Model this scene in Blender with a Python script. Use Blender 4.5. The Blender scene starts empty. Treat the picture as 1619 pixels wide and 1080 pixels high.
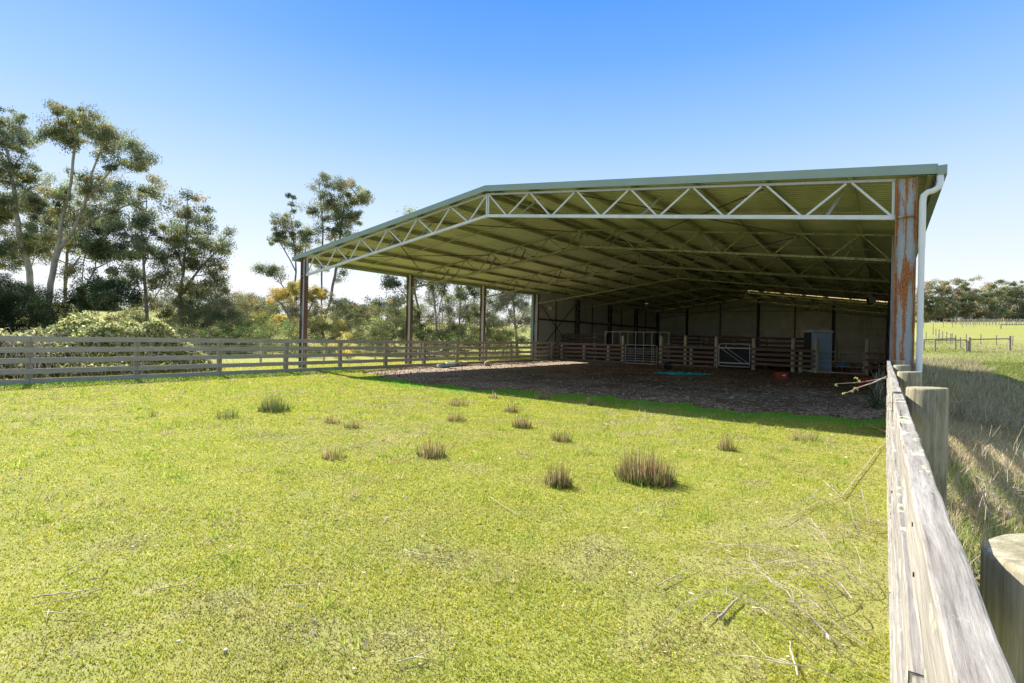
import bpy, math, random
import numpy as np
from mathutils import Vector, Matrix
rnd = random.Random(11); rng = np.random.default_rng(5)
scene = bpy.context.scene
COL = scene.collection
rad = math.radians

# ------------------------------------------------------------------ camera
ROLL = math.atan(37/1668.); TH = math.atan(588.6/797.); H = 1.6
cT, sT = math.cos(TH), math.sin(TH)
cam = bpy.data.cameras.new('camera'); camo = bpy.data.objects.new('camera', cam); COL.objects.link(camo)
cam.sensor_width = 36; cam.lens = 797/1619*36; cam.clip_end = 3000; cam.clip_start = .05
cam.shift_y = -6.1/1619
camo.matrix_world = Matrix.Translation((0, 0, H)) @ Matrix.Rotation(TH, 4, 'Z') @ Matrix.Rotation(rad(90), 4, 'X') @ Matrix.Rotation(ROLL, 4, 'Z')
scene.camera = camo

def at(x, y, d):      # photo pixel + distance ahead -> place in the world (used to lay out trees)
    a, b = x-809.5, y-540
    u = (a*math.cos(ROLL)+b*math.sin(ROLL))/797*d
    v = (-a*math.sin(ROLL)+b*math.cos(ROLL)+6.1)/797*d
    return Vector((-sT*d+cT*u, cT*d+sT*u, H-v))

# ------------------------------------------------------------------ ground heights
def sstep(t, a, b):
    t = np.clip((t-a)/(b-a), 0, 1); return t*t*(3-2*t)
def hg(X, Y):
    X = np.asarray(X, float); Y = np.asarray(Y, float)
    zl = np.clip(.05*np.clip(-X-36, 0, None), 0, 11)
    zb = np.clip(.05*np.clip(Y-68, 0, None), 0, 9)
    zr = np.interp(Y, [-50, 42, 52, 84, 190, 300, 600], [-1, -1, -.75, 1.6, 8.8, 12, 13])
    t = sstep(X, .35, 5.5)
    z = zb*(1-t) + zr*t
    return np.maximum(z, zl) if z.shape == () else np.where(X < -30, np.maximum(z, zl), z)
def gz(x, y): return float(hg(x, y))
def dirt_front(X):
    X = np.asarray(X, float)
    b = np.interp(X, [-19.6, -18.2, -17.2, -15, -13, -10, -9, -5.5, -2.2, 0.1, .4], [18.5, 15.2, 13.4, 12.3, 11.75, 11.75, 12.1, 12.9, 12.5, 13.6, 14])
    return b + .22*np.sin(X*2.7)+.15*np.sin(X*6.1+1)+.07*np.sin(X*17)

# ------------------------------------------------------------------ materials
def newmat(name):
    m = bpy.data.materials.new(name); m.use_nodes = True
    nt = m.node_tree; bs = nt.nodes['Principled BSDF']
    return m, nt, bs
def lk(nt, a, b): nt.links.new(a, b)
def noise(nt, vec, scale, detail=6, rough=.6, dist=0.0):
    n = nt.nodes.new('ShaderNodeTexNoise'); n.inputs['Scale'].default_value = scale
    n.inputs['Detail'].default_value = detail; n.inputs['Roughness'].default_value = rough; n.inputs['Distortion'].default_value = dist
    if vec is not None: lk(nt, vec, n.inputs['Vector'])
    return n.outputs['Fac']
def coords(nt, stretch=(1, 1, 1)):
    tc = nt.nodes.new('ShaderNodeTexCoord'); mp = nt.nodes.new('ShaderNodeMapping')
    mp.inputs['Scale'].default_value = stretch; lk(nt, tc.outputs['Object'], mp.inputs['Vector']); return mp.outputs['Vector']
def ramp(nt, fac, stops, interp='LINEAR'):
    r = nt.nodes.new('ShaderNodeValToRGB'); r.color_ramp.interpolation = interp
    el = r.color_ramp.elements
    while len(el) < len(stops): el.new(.5)
    for e, (p, c) in zip(el, stops):
        e.position = p; e.color = (*c, 1) if len(c) == 3 else c
    lk(nt, fac, r.inputs['Fac']); return r.outputs['Color']
def mix(nt, fac, a, b, mode='MIX'):
    m = nt.nodes.new('ShaderNodeMix'); m.data_type = 'RGBA'; m.blend_type = mode
    for s, v in ((0, fac), (6, a), (7, b)):
        if isinstance(v, (int, float)): m.inputs[s].default_value = v
        elif isinstance(v, tuple): m.inputs[s].default_value = (*v, 1)
        else: lk(nt, v, m.inputs[s])
    return m.outputs[2]
def bump(nt, bs, h, strength=.5, dist=.01):
    b = nt.nodes.new('ShaderNodeBump'); b.inputs['Strength'].default_value = strength; b.inputs['Distance'].default_value = dist
    lk(nt, h, b.inputs['Height']); lk(nt, b.outputs['Normal'], bs.inputs['Normal'])
def m_noise(name, stops, scale=5, stretch=(1, 1, 1), rough=.8, bmp=.3, bd=.01, detail=8, metal=0.0, spec=.3, dist=0.0):
    m, nt, bs = newmat(name)
    v = coords(nt, stretch); f = noise(nt, v, scale, detail, .65, dist)
    lk(nt, ramp(nt, f, stops), bs.inputs['Base Color'])
    bs.inputs['Roughness'].default_value = rough; bs.inputs['Metallic'].default_value = metal
    bs.inputs['Specular IOR Level'].default_value = spec
    if bmp: bump(nt, bs, f, bmp, bd)
    return m
def m_wood(name, axis, light, dark, lichen=.0, green=0.0, crack=.5):
    m, nt, bs = newmat(name)
    st = [26, 26, 26]; st[axis] = 1.1
    v = coords(nt, tuple(st)); g = noise(nt, v, 1.6, 10, .7, .4)
    st2 = [60, 60, 60]; st2[axis] = 1.6
    v2 = coords(nt, tuple(st2)); g2 = noise(nt, v2, 1.0, 5, .6, .2)
    v3 = coords(nt); big = noise(nt, v3, 2.3, 5, .6)
    c = ramp(nt, g, [(.28, dark), (.5, tuple((a+b)/2 for a, b in zip(light, dark))), (.68, light)])
    c = mix(nt, ramp(nt, big, [(.35, (0, 0, 0)), (.7, (.7, .7, .7))]), c, mix(nt, .5, c, dark))
    cr = ramp(nt, g2, [(.31, (1, 1, 1)), (.37, (0, 0, 0))])
    c = mix(nt, cr, c, tuple(x*.25 for x in dark)) if crack else c
    if green:
        gn = noise(nt, coords(nt, (9, 9, 2.5) if axis == 2 else (4, 4, 4)), 1.3, 6, .7)
        c = mix(nt, ramp(nt, gn, [(.45, (0, 0, 0)), (.65, (green,)*3)]), c, (.12, .12, .05))
    if lichen:
        ln = noise(nt, coords(nt, (14, 7, 14)), 1.0, 4, .6)
        fine = noise(nt, v3, 90, 2)
        lf = ramp(nt, ln, [(.61, (0, 0, 0)), (.64, (1, 1, 1))])
        c = mix(nt, mix(nt, 1.0, lf, ramp(nt, fine, [(.35, (.3, .3, .3)), (.5, (1, 1, 1))]), 'MULTIPLY'), c, (.56, .60, .36))
    st4 = [170, 170, 170]; st4[axis] = 9
    fn = noise(nt, coords(nt, tuple(st4)), 1.0, 4, .7)
    c = mix(nt, .55, c, ramp(nt, fn, [(.3, (.45, .44, .43)), (.5, (1, 1, 1)), (.7, (1.25, 1.22, 1.2))]), 'MULTIPLY')
    lk(nt, c, bs.inputs['Base Color']); bs.inputs['Roughness'].default_value = .9; bs.inputs['Specular IOR Level'].default_value = .15
    bump(nt, bs, mix(nt, .5, g, g2), .7, .006)
    return m
def m_attr(name, trans=.3, rough=.6, spec=.25):
    m, nt, bs = newmat(name)
    a = nt.nodes.new('ShaderNodeAttribute'); a.attribute_name = 'Col'
    lk(nt, a.outputs['Color'], bs.inputs['Base Color']); bs.inputs['Roughness'].default_value = rough; bs.inputs['Specular IOR Level'].default_value = spec
    t = nt.nodes.new('ShaderNodeBsdfTranslucent'); lk(nt, a.outputs['Color'], t.inputs['Color'])
    mx = nt.nodes.new('ShaderNodeMixShader'); mx.inputs[0].default_value = trans
    out = nt.nodes['Material Output']; lk(nt, bs.outputs[0], mx.inputs[1]); lk(nt, t.outputs[0], mx.inputs[2]); lk(nt, mx.outputs[0], out.inputs['Surface'])
    return m

M = {}
M['leaf'] = m_attr('leaf', .5, .75, .08)
M['blade'] = m_attr('blade', .5, .8, .05)
M['litter'] = m_attr('litter', .0, .9, .1)
M['bark'] = m_noise('bark', [(.3, (.10, .07, .05)), (.5, (.24, .19, .15)), (.7, (.42, .37, .32))], 2.5, (3, 3, .6), .9, .6, .03)
M['bark_pale'] = m_noise('bark_pale', [(.3, (.2, .16, .13)), (.5, (.34, .30, .25)), (.7, (.48, .44, .38))], 2.0, (2, 2, .7), .9, .5, .02)
M['cane'] = m_noise('cane', [(.3, (.22, .15, .12)), (.55, (.48, .40, .33)), (.7, (.62, .56, .48))], 7, (1, 1, 1), .9, 0)
M['stick'] = m_noise('stick', [(.3, (.28, .2, .13)), (.6, (.62, .52, .38))], 12, (1, 1, 1), .9, 0)
M['wood_near'] = m_wood('wood_near', 1, (.43, .40, .36), (.15, .13, .11), lichen=1)
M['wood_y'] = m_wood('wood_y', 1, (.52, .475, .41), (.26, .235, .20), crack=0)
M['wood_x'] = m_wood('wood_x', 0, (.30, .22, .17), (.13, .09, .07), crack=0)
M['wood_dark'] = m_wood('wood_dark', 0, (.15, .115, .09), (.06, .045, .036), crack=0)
M['post_round'] = m_wood('post_round', 2, (.52, .47, .34), (.22, .19, .13), green=.7)
M['post_grey'] = m_wood('post_grey', 2, (.44, .39, .31), (.22, .19, .15), green=.3, crack=0)
M['post_pale'] = m_wood('post_pale', 2, (.66, .63, .47), (.42, .38, .27), green=.15, crack=0)
M['white_steel'] = m_noise('white_steel', [(.3, (.52, .53, .54)), (.6, (.66, .66, .68))], 3, (1, 1, 1), .45, 0)
M['green_trim'] = m_noise('green_trim', [(.3, (.235, .31, .28)), (.7, (.28, .36, .33))], 1.2, (1, 1, 1), .45, 0)
M['pvc'] = m_noise('pvc', [(.3, (.72, .73, .75)), (.7, (.8, .8, .82))], 4, (1, 1, .4), .35, 0)
M['galv'] = m_noise('galv', [(.3, (.36, .37, .38)), (.7, (.52, .53, .54))], 14, (1, 1, 1), .45, 0, metal=.3)
M['rubber'] = m_noise('rubber', [(.3, (.012, .012, .014)), (.7, (.035, .035, .04))], 6, (1, 1, 1), .7, .2)
M['black_plastic'] = m_noise('black_plastic', [(.3, (.015, .015, .017)), (.7, (.03, .03, .033))], 6, (1, 1, 1), .5, 0)

def roofmat(name, c1, c2, c3):
    m, nt, bs = newmat(name)
    v = coords(nt, (1, .25, 1)); f = noise(nt, v, 1.1, 7, .65); f2 = noise(nt, coords(nt, (.6, 6, 1)), 1.3, 5, .6)
    c = ramp(nt, f, [(.3, c1), (.55, c2), (.75, c3)])
    c = mix(nt, ramp(nt, f2, [(.45, (0, 0, 0)), (.75, (.6, .6, .6))]), c, c1)
    lk(nt, c, bs.inputs['Base Color']); bs.inputs['Roughness'].default_value = .5
    return m
M['roof_sheet'] = roofmat('roof_sheet', (.38, .40, .24), (.54, .56, .36), (.62, .63, .45))
M['wall_sheet'] = roofmat('wall_sheet', (.45, .47, .43), (.55, .57, .53), (.64, .66, .62))
M['purlin'] = m_noise('purlin', [(.3, (.24, .25, .14)), (.6, (.42, .43, .27))], 2.0, (2, .5, 2), .6, 0)
# truss steel: mossy green-grey paint with rust spots
m, nt, bs = newmat('truss_steel')
f = noise(nt, coords(nt, (3, 1, 3)), 2.2, 8, .7); f2 = noise(nt, coords(nt, (5, 5, 5)), 1.7, 6, .7)
c = ramp(nt, f, [(.3, (.10, .10, .05)), (.5, (.26, .27, .17)), (.72, (.46, .46, .36))])
c = mix(nt, ramp(nt, f2, [(.58, (0, 0, 0)), (.64, (1, 1, 1))]), c, (.10, .035, .015))
lk(nt, c, bs.inputs['Base Color']); bs.inputs['Roughness'].default_value = .7; M['truss_steel'] = m
M['gusset'] = m_noise('gusset', [(.3, (.09, .03, .018)), (.6, (.20, .08, .045))], 9, (1, 1, 1), .8, 0)
# rusty column: blue grey paint, rust along flange edges and a long central streak
def rustcol(name, cx, w, bias, paint=(.40, .45, .48), cenk=1.0, rc=((.11, .035, .012), (.34, .115, .028), (.50, .24, .07))):
    m, nt, bs = newmat(name)
    tc = nt.nodes.new('ShaderNodeTexCoord'); sp = nt.nodes.new('ShaderNodeSeparateXYZ'); lk(nt, tc.outputs['Object'], sp.inputs[0])
    def mt(op, a, b=None):
        n = nt.nodes.new('ShaderNodeMath'); n.operation = op
        for i, q in enumerate((a, b)):
            if q is None: continue
            if isinstance(q, (int, float)): n.inputs[i].default_value = q
            else: lk(nt, q, n.inputs[i])
        return n.outputs[0]
    dx = mt('ABSOLUTE', mt('SUBTRACT', sp.outputs[0], cx))
    edge = mt('MULTIPLY', mt('SUBTRACT', dx, w*.30), 9.0/w*.32)
    cen = mt('MULTIPLY', mt('SUBTRACT', w*.17, dx), 8.0/w*.32)
    base = mt('MAXIMUM', edge, mt('SUBTRACT', cen, (1-cenk)*9))
    nz = noise(nt, coords(nt, (22, 22, 1.6)), 1.0, 10, .75, .5)
    nf = noise(nt, coords(nt, (50, 50, 22)), 1.0, 6, .7)
    big = noise(nt, coords(nt, (6, 6, .8)), 1.0, 3, .5)
    fac = mt('ADD', mt('ADD', mt('MULTIPLY', base, .62), mt('MULTIPLY', mt('SUBTRACT', nz, .5), 1.7)), mt('ADD', mt('MULTIPLY', mt('SUBTRACT', nf, .5), .9), mt('ADD', mt('MULTIPLY', mt('SUBTRACT', big, .5), 1.6), bias)))
    fr = ramp(nt, fac, [(.42, (0, 0, 0)), (.56, (1, 1, 1))])
    rust = ramp(nt, nf, [(.3, rc[0]), (.5, rc[1]), (.68, rc[2])])
    pc = ramp(nt, nz, [(.35, tuple(q*.8 for q in paint)), (.6, paint), (.75, tuple(min(1, q*1.35) for q in paint))])
    lk(nt, mix(nt, fr, pc, rust), bs.inputs['Base Color']); bs.inputs['Roughness'].default_value = .75
    bump(nt, bs, fac, .3, .004); return m
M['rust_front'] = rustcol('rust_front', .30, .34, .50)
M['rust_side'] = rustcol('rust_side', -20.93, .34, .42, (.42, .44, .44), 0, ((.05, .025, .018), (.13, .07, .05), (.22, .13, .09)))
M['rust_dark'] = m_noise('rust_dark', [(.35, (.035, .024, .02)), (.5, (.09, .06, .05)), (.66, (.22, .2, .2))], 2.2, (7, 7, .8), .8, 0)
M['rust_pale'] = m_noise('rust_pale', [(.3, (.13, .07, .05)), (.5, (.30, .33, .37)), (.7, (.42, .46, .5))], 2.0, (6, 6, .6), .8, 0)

# grass ground
m, nt, bs = newmat('field_grass')
v = coords(nt)
n1 = noise(nt, v, .35, 6, .6); n2 = noise(nt, v, 3.0, 8, .7); n3 = noise(nt, v, 38, 4, .7)
c = ramp(nt, n2, [(.3, (.20, .22, .05)), (.5, (.27, .28, .065)), (.7, (.36, .335, .125))])
c = mix(nt, ramp(nt, n1, [(.42, (0, 0, 0)), (.65, (.6, .6, .6))]), c, (.27, .255, .11))
c = mix(nt, ramp(nt, n3, [(.33, (.5, .5, .5)), (.5, (0, 0, 0))]), c, mix(nt, .6, c, (.14, .13, .05)))
lk(nt, c, bs.inputs['Base Color']); bs.inputs['Roughness'].default_value = 1; bs.inputs['Specular IOR Level'].default_value = .05
bump(nt, bs, mix(nt, .5, n3, n2), .8, .03); M['field_grass'] = m
# dirt
m, nt, bs = newmat('yard_dirt')
v = coords(nt)
a = noise(nt, v, .5, 5, .6, .6); b = noise(nt, v, 5.0, 9, .75, .4); d = noise(nt, v, 30, 4, .7)
c = ramp(nt, b, [(.34, (.13, .085, .052)), (.48, (.24, .165, .10)), (.6, (.35, .255, .165)), (.72, (.46, .36, .25))])
c2 = ramp(nt, b, [(.38, (.10, .062, .038)), (.6, (.20, .13, .08)), (.75, (.30, .21, .135))])
c = mix(nt, ramp(nt, a, [(.40, (0, 0, 0)), (.58, (1, 1, 1))]), c2, c)
c = mix(nt, ramp(nt, d, [(.3, (.5, .5, .5)), (.42, (0, 0, 0))]), c, (.06, .04, .03))
# straw coloured margin, sunlit paleness put into its colour, along the open western side
sp = nt.nodes.new('ShaderNodeSeparateXYZ'); tc = nt.nodes.new('ShaderNodeTexCoord'); lk(nt, tc.outputs['Object'], sp.inputs[0])
mr = nt.nodes.new('ShaderNodeMapRange'); mr.inputs[1].default_value = -12.5; mr.inputs[2].default_value = -16.0; lk(nt, sp.outputs[0], mr.inputs[0])
c = mix(nt, mr.outputs[0], c, mix(nt, .7, c, (.42, .34, .26)))
lk(nt, c, bs.inputs['Base Color']); bs.inputs['Roughness'].default_value = 1; bs.inputs['Specular IOR Level'].default_value = .05
bump(nt, bs, b, 1.0, .05); M['yard_dirt'] = m

# ------------------------------------------------------------------ object helpers
def tag(o, label=None, cat=None, group=None, kind=None):
    if label: o['label'] = label
    if cat: o['category'] = cat
    if group: o['group'] = group
    if kind: o['kind'] = kind
    return o
def empty(name, label, cat, loc=(0, 0, 0), group=None):
    o = bpy.data.objects.new(name, None); o.location = loc; o.empty_display_size = .2; COL.objects.link(o)
    return tag(o, label, cat, group)
def link(name, me, mat, parent=None):
    o = bpy.data.objects.new(name, me); COL.objects.link(o)
    if mat is not None: me.materials.append(mat)
    if parent is not None:
        o.parent = parent; o.location = tuple(-q for q in parent.location)   # meshes are written in world coordinates
    return o
class MB:
    def __init__(s): s.v = []; s.f = []
    def quadbox(s, P):                       # 8 points: bottom ring 0-3, top ring 4-7
        n = len(s.v); s.v += [tuple(p) for p in P]
        s.f += [tuple(n+i for i in q) for q in ((3, 2, 1, 0), (4, 5, 6, 7), (0, 1, 5, 4), (1, 2, 6, 5), (2, 3, 7, 6), (3, 0, 4, 7))]
    def box(s, x0, x1, y0, y1, z0, z1):
        s.quadbox([(x0, y0, z0), (x1, y0, z0), (x1, y1, z0), (x0, y1, z0), (x0, y0, z1), (x1, y0, z1), (x1, y1, z1), (x0, y1, z1)])
    def boxm(s, mat, sx, sy, sz):            # centred box through a matrix, sitting on z=0
        P = [mat @ Vector((a*sx/2, b*sy/2, c*sz)) for c in (0, 1) for a, b in ((-1, -1), (1, -1), (1, 1), (-1, 1))]
        s.quadbox(P)
    def bar(s, p0, p1, w, h, up=(0, 0, 1)):
        p0, p1 = Vector(p0), Vector(p1); d = (p1-p0).normalized(); u = Vector(up)
        if abs(d.dot(u)) > .98: u = Vector((0, 1, 0))
        a = d.cross(u).normalized()*w/2; b = a.cross(d).normalized()*h/2
        s.quadbox([p0-a-b, p0+a-b, p0+a+b, p0-a+b, p1-a-b, p1+a-b, p1+a+b, p1-a+b])
    def tube(s, pts, rs, n=8, cap=True):
        pts = [Vector(p) for p in pts]
        if isinstance(rs, (int, float)): rs = [rs]*len(pts)
        base = len(s.v); prev = None
        for i, p in enumerate(pts):
            d = (pts[min(i+1, len(pts)-1)]-pts[max(i-1, 0)])
            d = d.normalized() if d.length > 1e-9 else Vector((0, 0, 1))
            if prev is None:
                a = d.cross(Vector((0, 0, 1)) if abs(d.z) < .9 else Vector((1, 0, 0))).normalized()
            else:
                a = (prev-d*prev.dot(d)).normalized()
            prev = a; b = d.cross(a)
            for k in range(n):
                t = 2*math.pi*k/n; s.v.append(tuple(p+(a*math.cos(t)+b*math.sin(t))*rs[i]))
        for i in range(len(pts)-1):
            for k in range(n):
                q = base+i*n; s.f.append((q+k, q+(k+1) % n, q+n+(k+1) % n, q+n+k))
        if cap:
            s.f.append(tuple(base+k for k in reversed(range(n)))); q = base+(len(pts)-1)*n; s.f.append(tuple(q+k for k in range(n)))
    def build(s, name, mat, parent=None, smooth=False, bevel=0):
        me = bpy.data.meshes.new(name); me.from_pydata(s.v, [], s.f); me.update()
        if smooth: me.polygons.foreach_set('use_smooth', [True]*len(me.polygons))
        o = link(name, me, mat, parent)
        if bevel:
            b = o.modifiers.new('bevel', 'BEVEL'); b.width = bevel; b.segments = 2; b.limit_method = 'ANGLE'
        return o
def grid_mesh(name, V, nu, nv, mat, parent=None, smooth=True):
    me = bpy.data.meshes.new(name)
    i = np.arange(nu-1)[:, None]*nv+np.arange(nv-1)[None, :]
    F = np.stack([i, i+nv, i+nv+1, i+1], -1).reshape(-1, 4)
    me.from_pydata(V.tolist(), [], F.tolist()); me.update()
    me.polygons.foreach_set('use_smooth', [smooth]*len(me.polygons))
    return link(name, me, mat, parent)
def fast_mesh(name, V, k, C, mat, parent=None):
    """V (n,k,3): n faces of k corners; C (n,3) colour of each face."""
    n = V.shape[0]; me = bpy.data.meshes.new(name)
    me.vertices.add(n*k); me.vertices.foreach_set('co', V.reshape(-1).astype(np.float32))
    me.loops.add(n*k); me.loops.foreach_set('vertex_index', np.arange(n*k, dtype=np.int32))
    me.polygons.add(n); me.polygons.foreach_set('loop_start', np.arange(0, n*k, k, dtype=np.int32))
    try: me.polygons.foreach_set('loop_total', np.full(n, k, dtype=np.int32))
    except Exception: pass
    me.update(calc_edges=True)
    ca = me.color_attributes.new('Col', 'FLOAT_COLOR', 'POINT')
    cc = np.ones((n, k, 4), np.float32); cc[:, :, :3] = C[:, None, :]
    ca.data.foreach_set('color', cc.reshape(-1))
    return link(name, me, mat, parent)
def unit(a): return a/np.maximum(np.linalg.norm(a, axis=-1, keepdims=True), 1e-9)
def pick(pal, n, jit=.15, w=None):
    pal = np.array(pal); i = rng.choice(len(pal), n, p=w)
    return np.clip(pal[i]*(1+rng.normal(0, jit, (n, 1)))*(1+rng.normal(0, .05, (n, 3))), 0, 1)
def leaves(name, C, L, W, col, mat, parent=None, droop=.6, flat=0.0):
    n = len(C); u = rng.normal(0, 1, (n, 3)); u[:, 2] -= droop*1.6; u[:, 2] *= (1-flat); u = unit(u)
    v = unit(np.cross(u, rng.normal(0, 1, (n, 3))))
    l = (L*(.6+.8*rng.random(n)))[:, None]/2; w = (W*(.6+.8*rng.random(n)))[:, None]/2
    V = np.stack([C-u*l, C+v*w, C+u*l, C-v*w], 1)
    return fast_mesh(name, V, 4, col, mat, parent)

# ------------------------------------------------------------------ world and sun
world = bpy.data.worlds.new('World'); scene.world = world; world.use_nodes = True
wn = world.node_tree; bg = wn.nodes['Background']
sky = wn.nodes.new('ShaderNodeTexSky'); sky.sky_type = 'NISHITA'; sky.sun_disc = False
SUN = Vector((-.979, .205, 0)).normalized(); EL = rad(38.5)
sky.sun_elevation = EL; sky.sun_rotation = math.atan2(SUN.x, SUN.y)
sky.air_density = 1.0; sky.dust_density = .6; sky.ozone_density = 3.0; sky.altitude = 0
# clear-day gradient, unseen zenith brightened as added fill light, blended with the physical sky
tcw = wn.nodes.new('ShaderNodeTexCoord'); spw = wn.nodes.new('ShaderNodeSeparateXYZ'); wn.links.new(tcw.outputs['Generated'], spw.inputs[0])
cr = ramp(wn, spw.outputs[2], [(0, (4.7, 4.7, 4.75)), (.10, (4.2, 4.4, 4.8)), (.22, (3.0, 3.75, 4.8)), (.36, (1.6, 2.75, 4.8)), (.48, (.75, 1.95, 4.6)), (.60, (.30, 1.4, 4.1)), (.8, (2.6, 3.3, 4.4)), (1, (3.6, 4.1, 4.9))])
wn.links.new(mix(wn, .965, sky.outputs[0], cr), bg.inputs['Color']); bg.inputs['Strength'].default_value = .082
sl = bpy.data.lights.new('sun', 'SUN'); sl.energy = 4.2; sl.angle = rad(.5); sl.color = (1, .95, .86)
so = bpy.data.objects.new('sun', sl); COL.objects.link(so)
sd = Vector((SUN.x*math.cos(EL), SUN.y*math.cos(EL), math.sin(EL)))
so.rotation_euler = sd.to_track_quat('Z', 'Y').to_euler()
scene.view_settings.view_transform = 'Standard'; scene.view_settings.look = 'None'
scene.view_settings.exposure = 1.5; scene.view_settings.gamma = 1
scene.render.engine = 'CYCLES'
scene.cycles.max_bounces = 8; scene.cycles.diffuse_bounces = 5; scene.cycles.transparent_max_bounces = 8

# ------------------------------------------------------------------ ground sheets
xs = np.unique(np.concatenate([np.linspace(-24, 12, 121), -24-np.geomspace(.5, 600, 45), 12+np.geomspace(.5, 600, 45)]))
ys = np.unique(np.concatenate([np.linspace(-6, 30, 121), 30+np.geomspace(.4, 900, 70), -6-np.geomspace(.5, 200, 18)]))
XX, YY = np.meshgrid(xs, ys, indexing='ij')
ZZ = hg(XX, YY)
far = np.clip((np.hypot(XX, YY)-60)/80, 0, 1); ZZ = ZZ+far*(.5*np.sin(XX*.05)+.4*np.sin(YY*.043+2))
tag(grid_mesh('ground', np.stack([XX, YY, ZZ], -1).reshape(-1, 3), len(xs), len(ys), M['field_grass']), kind='structure')
nx, ny = 240, 220
gx = np.linspace(-21.3, .35, nx); tt = np.linspace(0, 1, ny)**1.8
XX, TT = np.meshgrid(gx, tt, indexing='ij'); YF = dirt_front(XX)
YY = YF+(60-YF)*TT
left_cut = (XX < -19.4) & (YY < 27)
XX = np.where(left_cut, -19.4+.15*np.sin(YY*3), XX)
amp = np.clip((YY-YF)/1.2, 0, 1)
bmp_ = (.5+.5*np.sin(XX*3.1+np.sin(YY*2.3)*1.7)*np.sin(YY*2.9+np.sin(XX*1.9)*2))*.025 + rng.random(XX.shape)*.008
ZZ = .02+amp*bmp_-.008*(1-amp)
tag(grid_mesh('dirt_floor', np.stack([XX, YY, ZZ], -1).reshape(-1, 3), nx, ny, M['yard_dirt']), kind='structure')

# ------------------------------------------------------------------ the shed
Y0, BAY, NF = 12.6, 6.25, 8
YB = Y0+BAY*(NF-1); XL, XR, XM = -20.76, .13, -10.4
EZ, RZ = 5.02, 6.41                       # sheet height above eave columns / at the ridge
def roofz(x, off=0): 
    t = (XM-x)/(XM+21.5) if x < XM else (x-XM)/(.75-XM)
    return RZ-(RZ-EZ)*t+off
shed = empty('open_hay_shed', 'large open-fronted steel farm shed with pale green roof edge and white front truss', 'shed', (XM, Y0, 0))
def column(name, x0, x1, y, mat, label=None, ztop=4.92, dz=0):
    b = MB(); t = .02; d = .19
    b.box(x0+t, x1-t, y-.007, y+.007, dz, ztop)
    b.box(x0, x0+t, y-d/2, y+d/2, dz, ztop); b.box(x1-t, x1, y-d/2, y+d/2, dz, ztop)
    if y < 13: 
        b.box(x0+t, x1-t, y-d/2+.01, y-.007, 4.14, 4.16); b.box(x0+.05, x1-.05, y-.016, y-.007, 3.0, 3.02) if 0 else None
    o = b.build(name, mat, shed)
    if label: o['label'] = label
    return o
for i in range(NF):
    y = Y0+i*BAY
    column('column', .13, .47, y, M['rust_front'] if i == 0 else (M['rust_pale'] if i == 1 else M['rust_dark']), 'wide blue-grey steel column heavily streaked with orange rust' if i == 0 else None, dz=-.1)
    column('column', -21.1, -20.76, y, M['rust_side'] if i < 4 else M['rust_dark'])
    # truss
    mt_ = M['white_steel'] if i == 0 else M['truss_steel']
    b = MB(); tc_ = MB(); ch = .088 if i == 0 else .08; wb = .042 if i == 0 else .035
    NB = 6; S = 1.625
    topz = lambda x: roofz(x, -.19); 
    zb0, zbr = 4.17, 5.52
    botz = lambda x: zbr-(zbr-zb0)*abs(x-XM)/10.45
    for s in (-1, 1):
        xe = XL if s < 0 else XR
        b.bar((XM, y, botz(XM)), (xe, y, botz(xe)), ch, ch)
        tc_.bar((XM, y, topz(XM)), (xe, y, topz(xe)), .055, .055)
        xt = [XM+s*S*k for k in range(0, 7)]; xb = [XM+s*(S*(k+.5)) for k in range(6)]
        for k in range(6):
            lo = Vector((xb[k], y, botz(xb[k])+ch*.4))
            b.bar(Vector((xt[k]+(s*.06), y, topz(xt[k])-.03)), lo-Vector((s*.05, 0, 0)), wb, wb, (0, 1, 0))
            b.bar(Vector((xt[k+1]-s*.05, y, topz(xt[k+1])-.03)), lo+Vector((s*.05, 0, 0)), wb, wb, (0, 1, 0))
        b.bar((xt[6]+s*.05, y, topz(xt[6])-.03), (xe-s*.07, y, botz(xe)+.05), wb, wb, (0, 1, 0))
        if i == 0: b.bar((xe-s*.035, y, botz(xe)-.02), (xe-s*.035, y, topz(xe)+.02), .045, .045)
    b.bar((XM-.036, y, botz(XM)-.06), (XM-.036, y, topz(XM)+.03), .045, .045)
    b.bar((XM+.036, y, botz(XM)-.06), (XM+.036, y, topz(XM)+.03), .045, .045)
    o = b.build('truss', mt_, shed); tco = tc_.build('top_chord', M['galv'] if i == 0 else mt_, shed); tco.parent = o; tco.location = (0, 0, 0)
    if i == 0: o['label'] = 'white painted front truss'
    if 1 <= i <= 3:
        for s in (-1, 1):
            for k in range(6):
                x = XM+s*S*(k+.5); g_ = MB(); z_ = botz(x)+.03
                g_.quadbox([(x-.13, y-.022, z_-.02), (x+.13, y-.022, z_-.02), (x+.13, y+.022, z_-.02), (x-.13, y+.022, z_-.02), (x-.07, y-.022, z_+.075), (x+.07, y-.022, z_+.075), (x+.07, y+.022, z_+.075), (x-.07, y+.022, z_+.075)])
                go = g_.build('gusset_plate', M['gusset'], shed)
    # short knee braces from bottom chord back up to the purlins
    if i < 4:
        for k, kx in enumerate((-18.6, -15.4, -13.6, -9.2, -5.2, -1.05)):
            b = MB(); b.bar((kx, y+.02, botz(kx)+.02), (kx+.25*(1 if kx > XM else -1), y+.85, roofz(kx, -.20)), .045, .045)
            b.build('fly_brace', M['truss_steel'] if i else M['galv'], shed)
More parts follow.
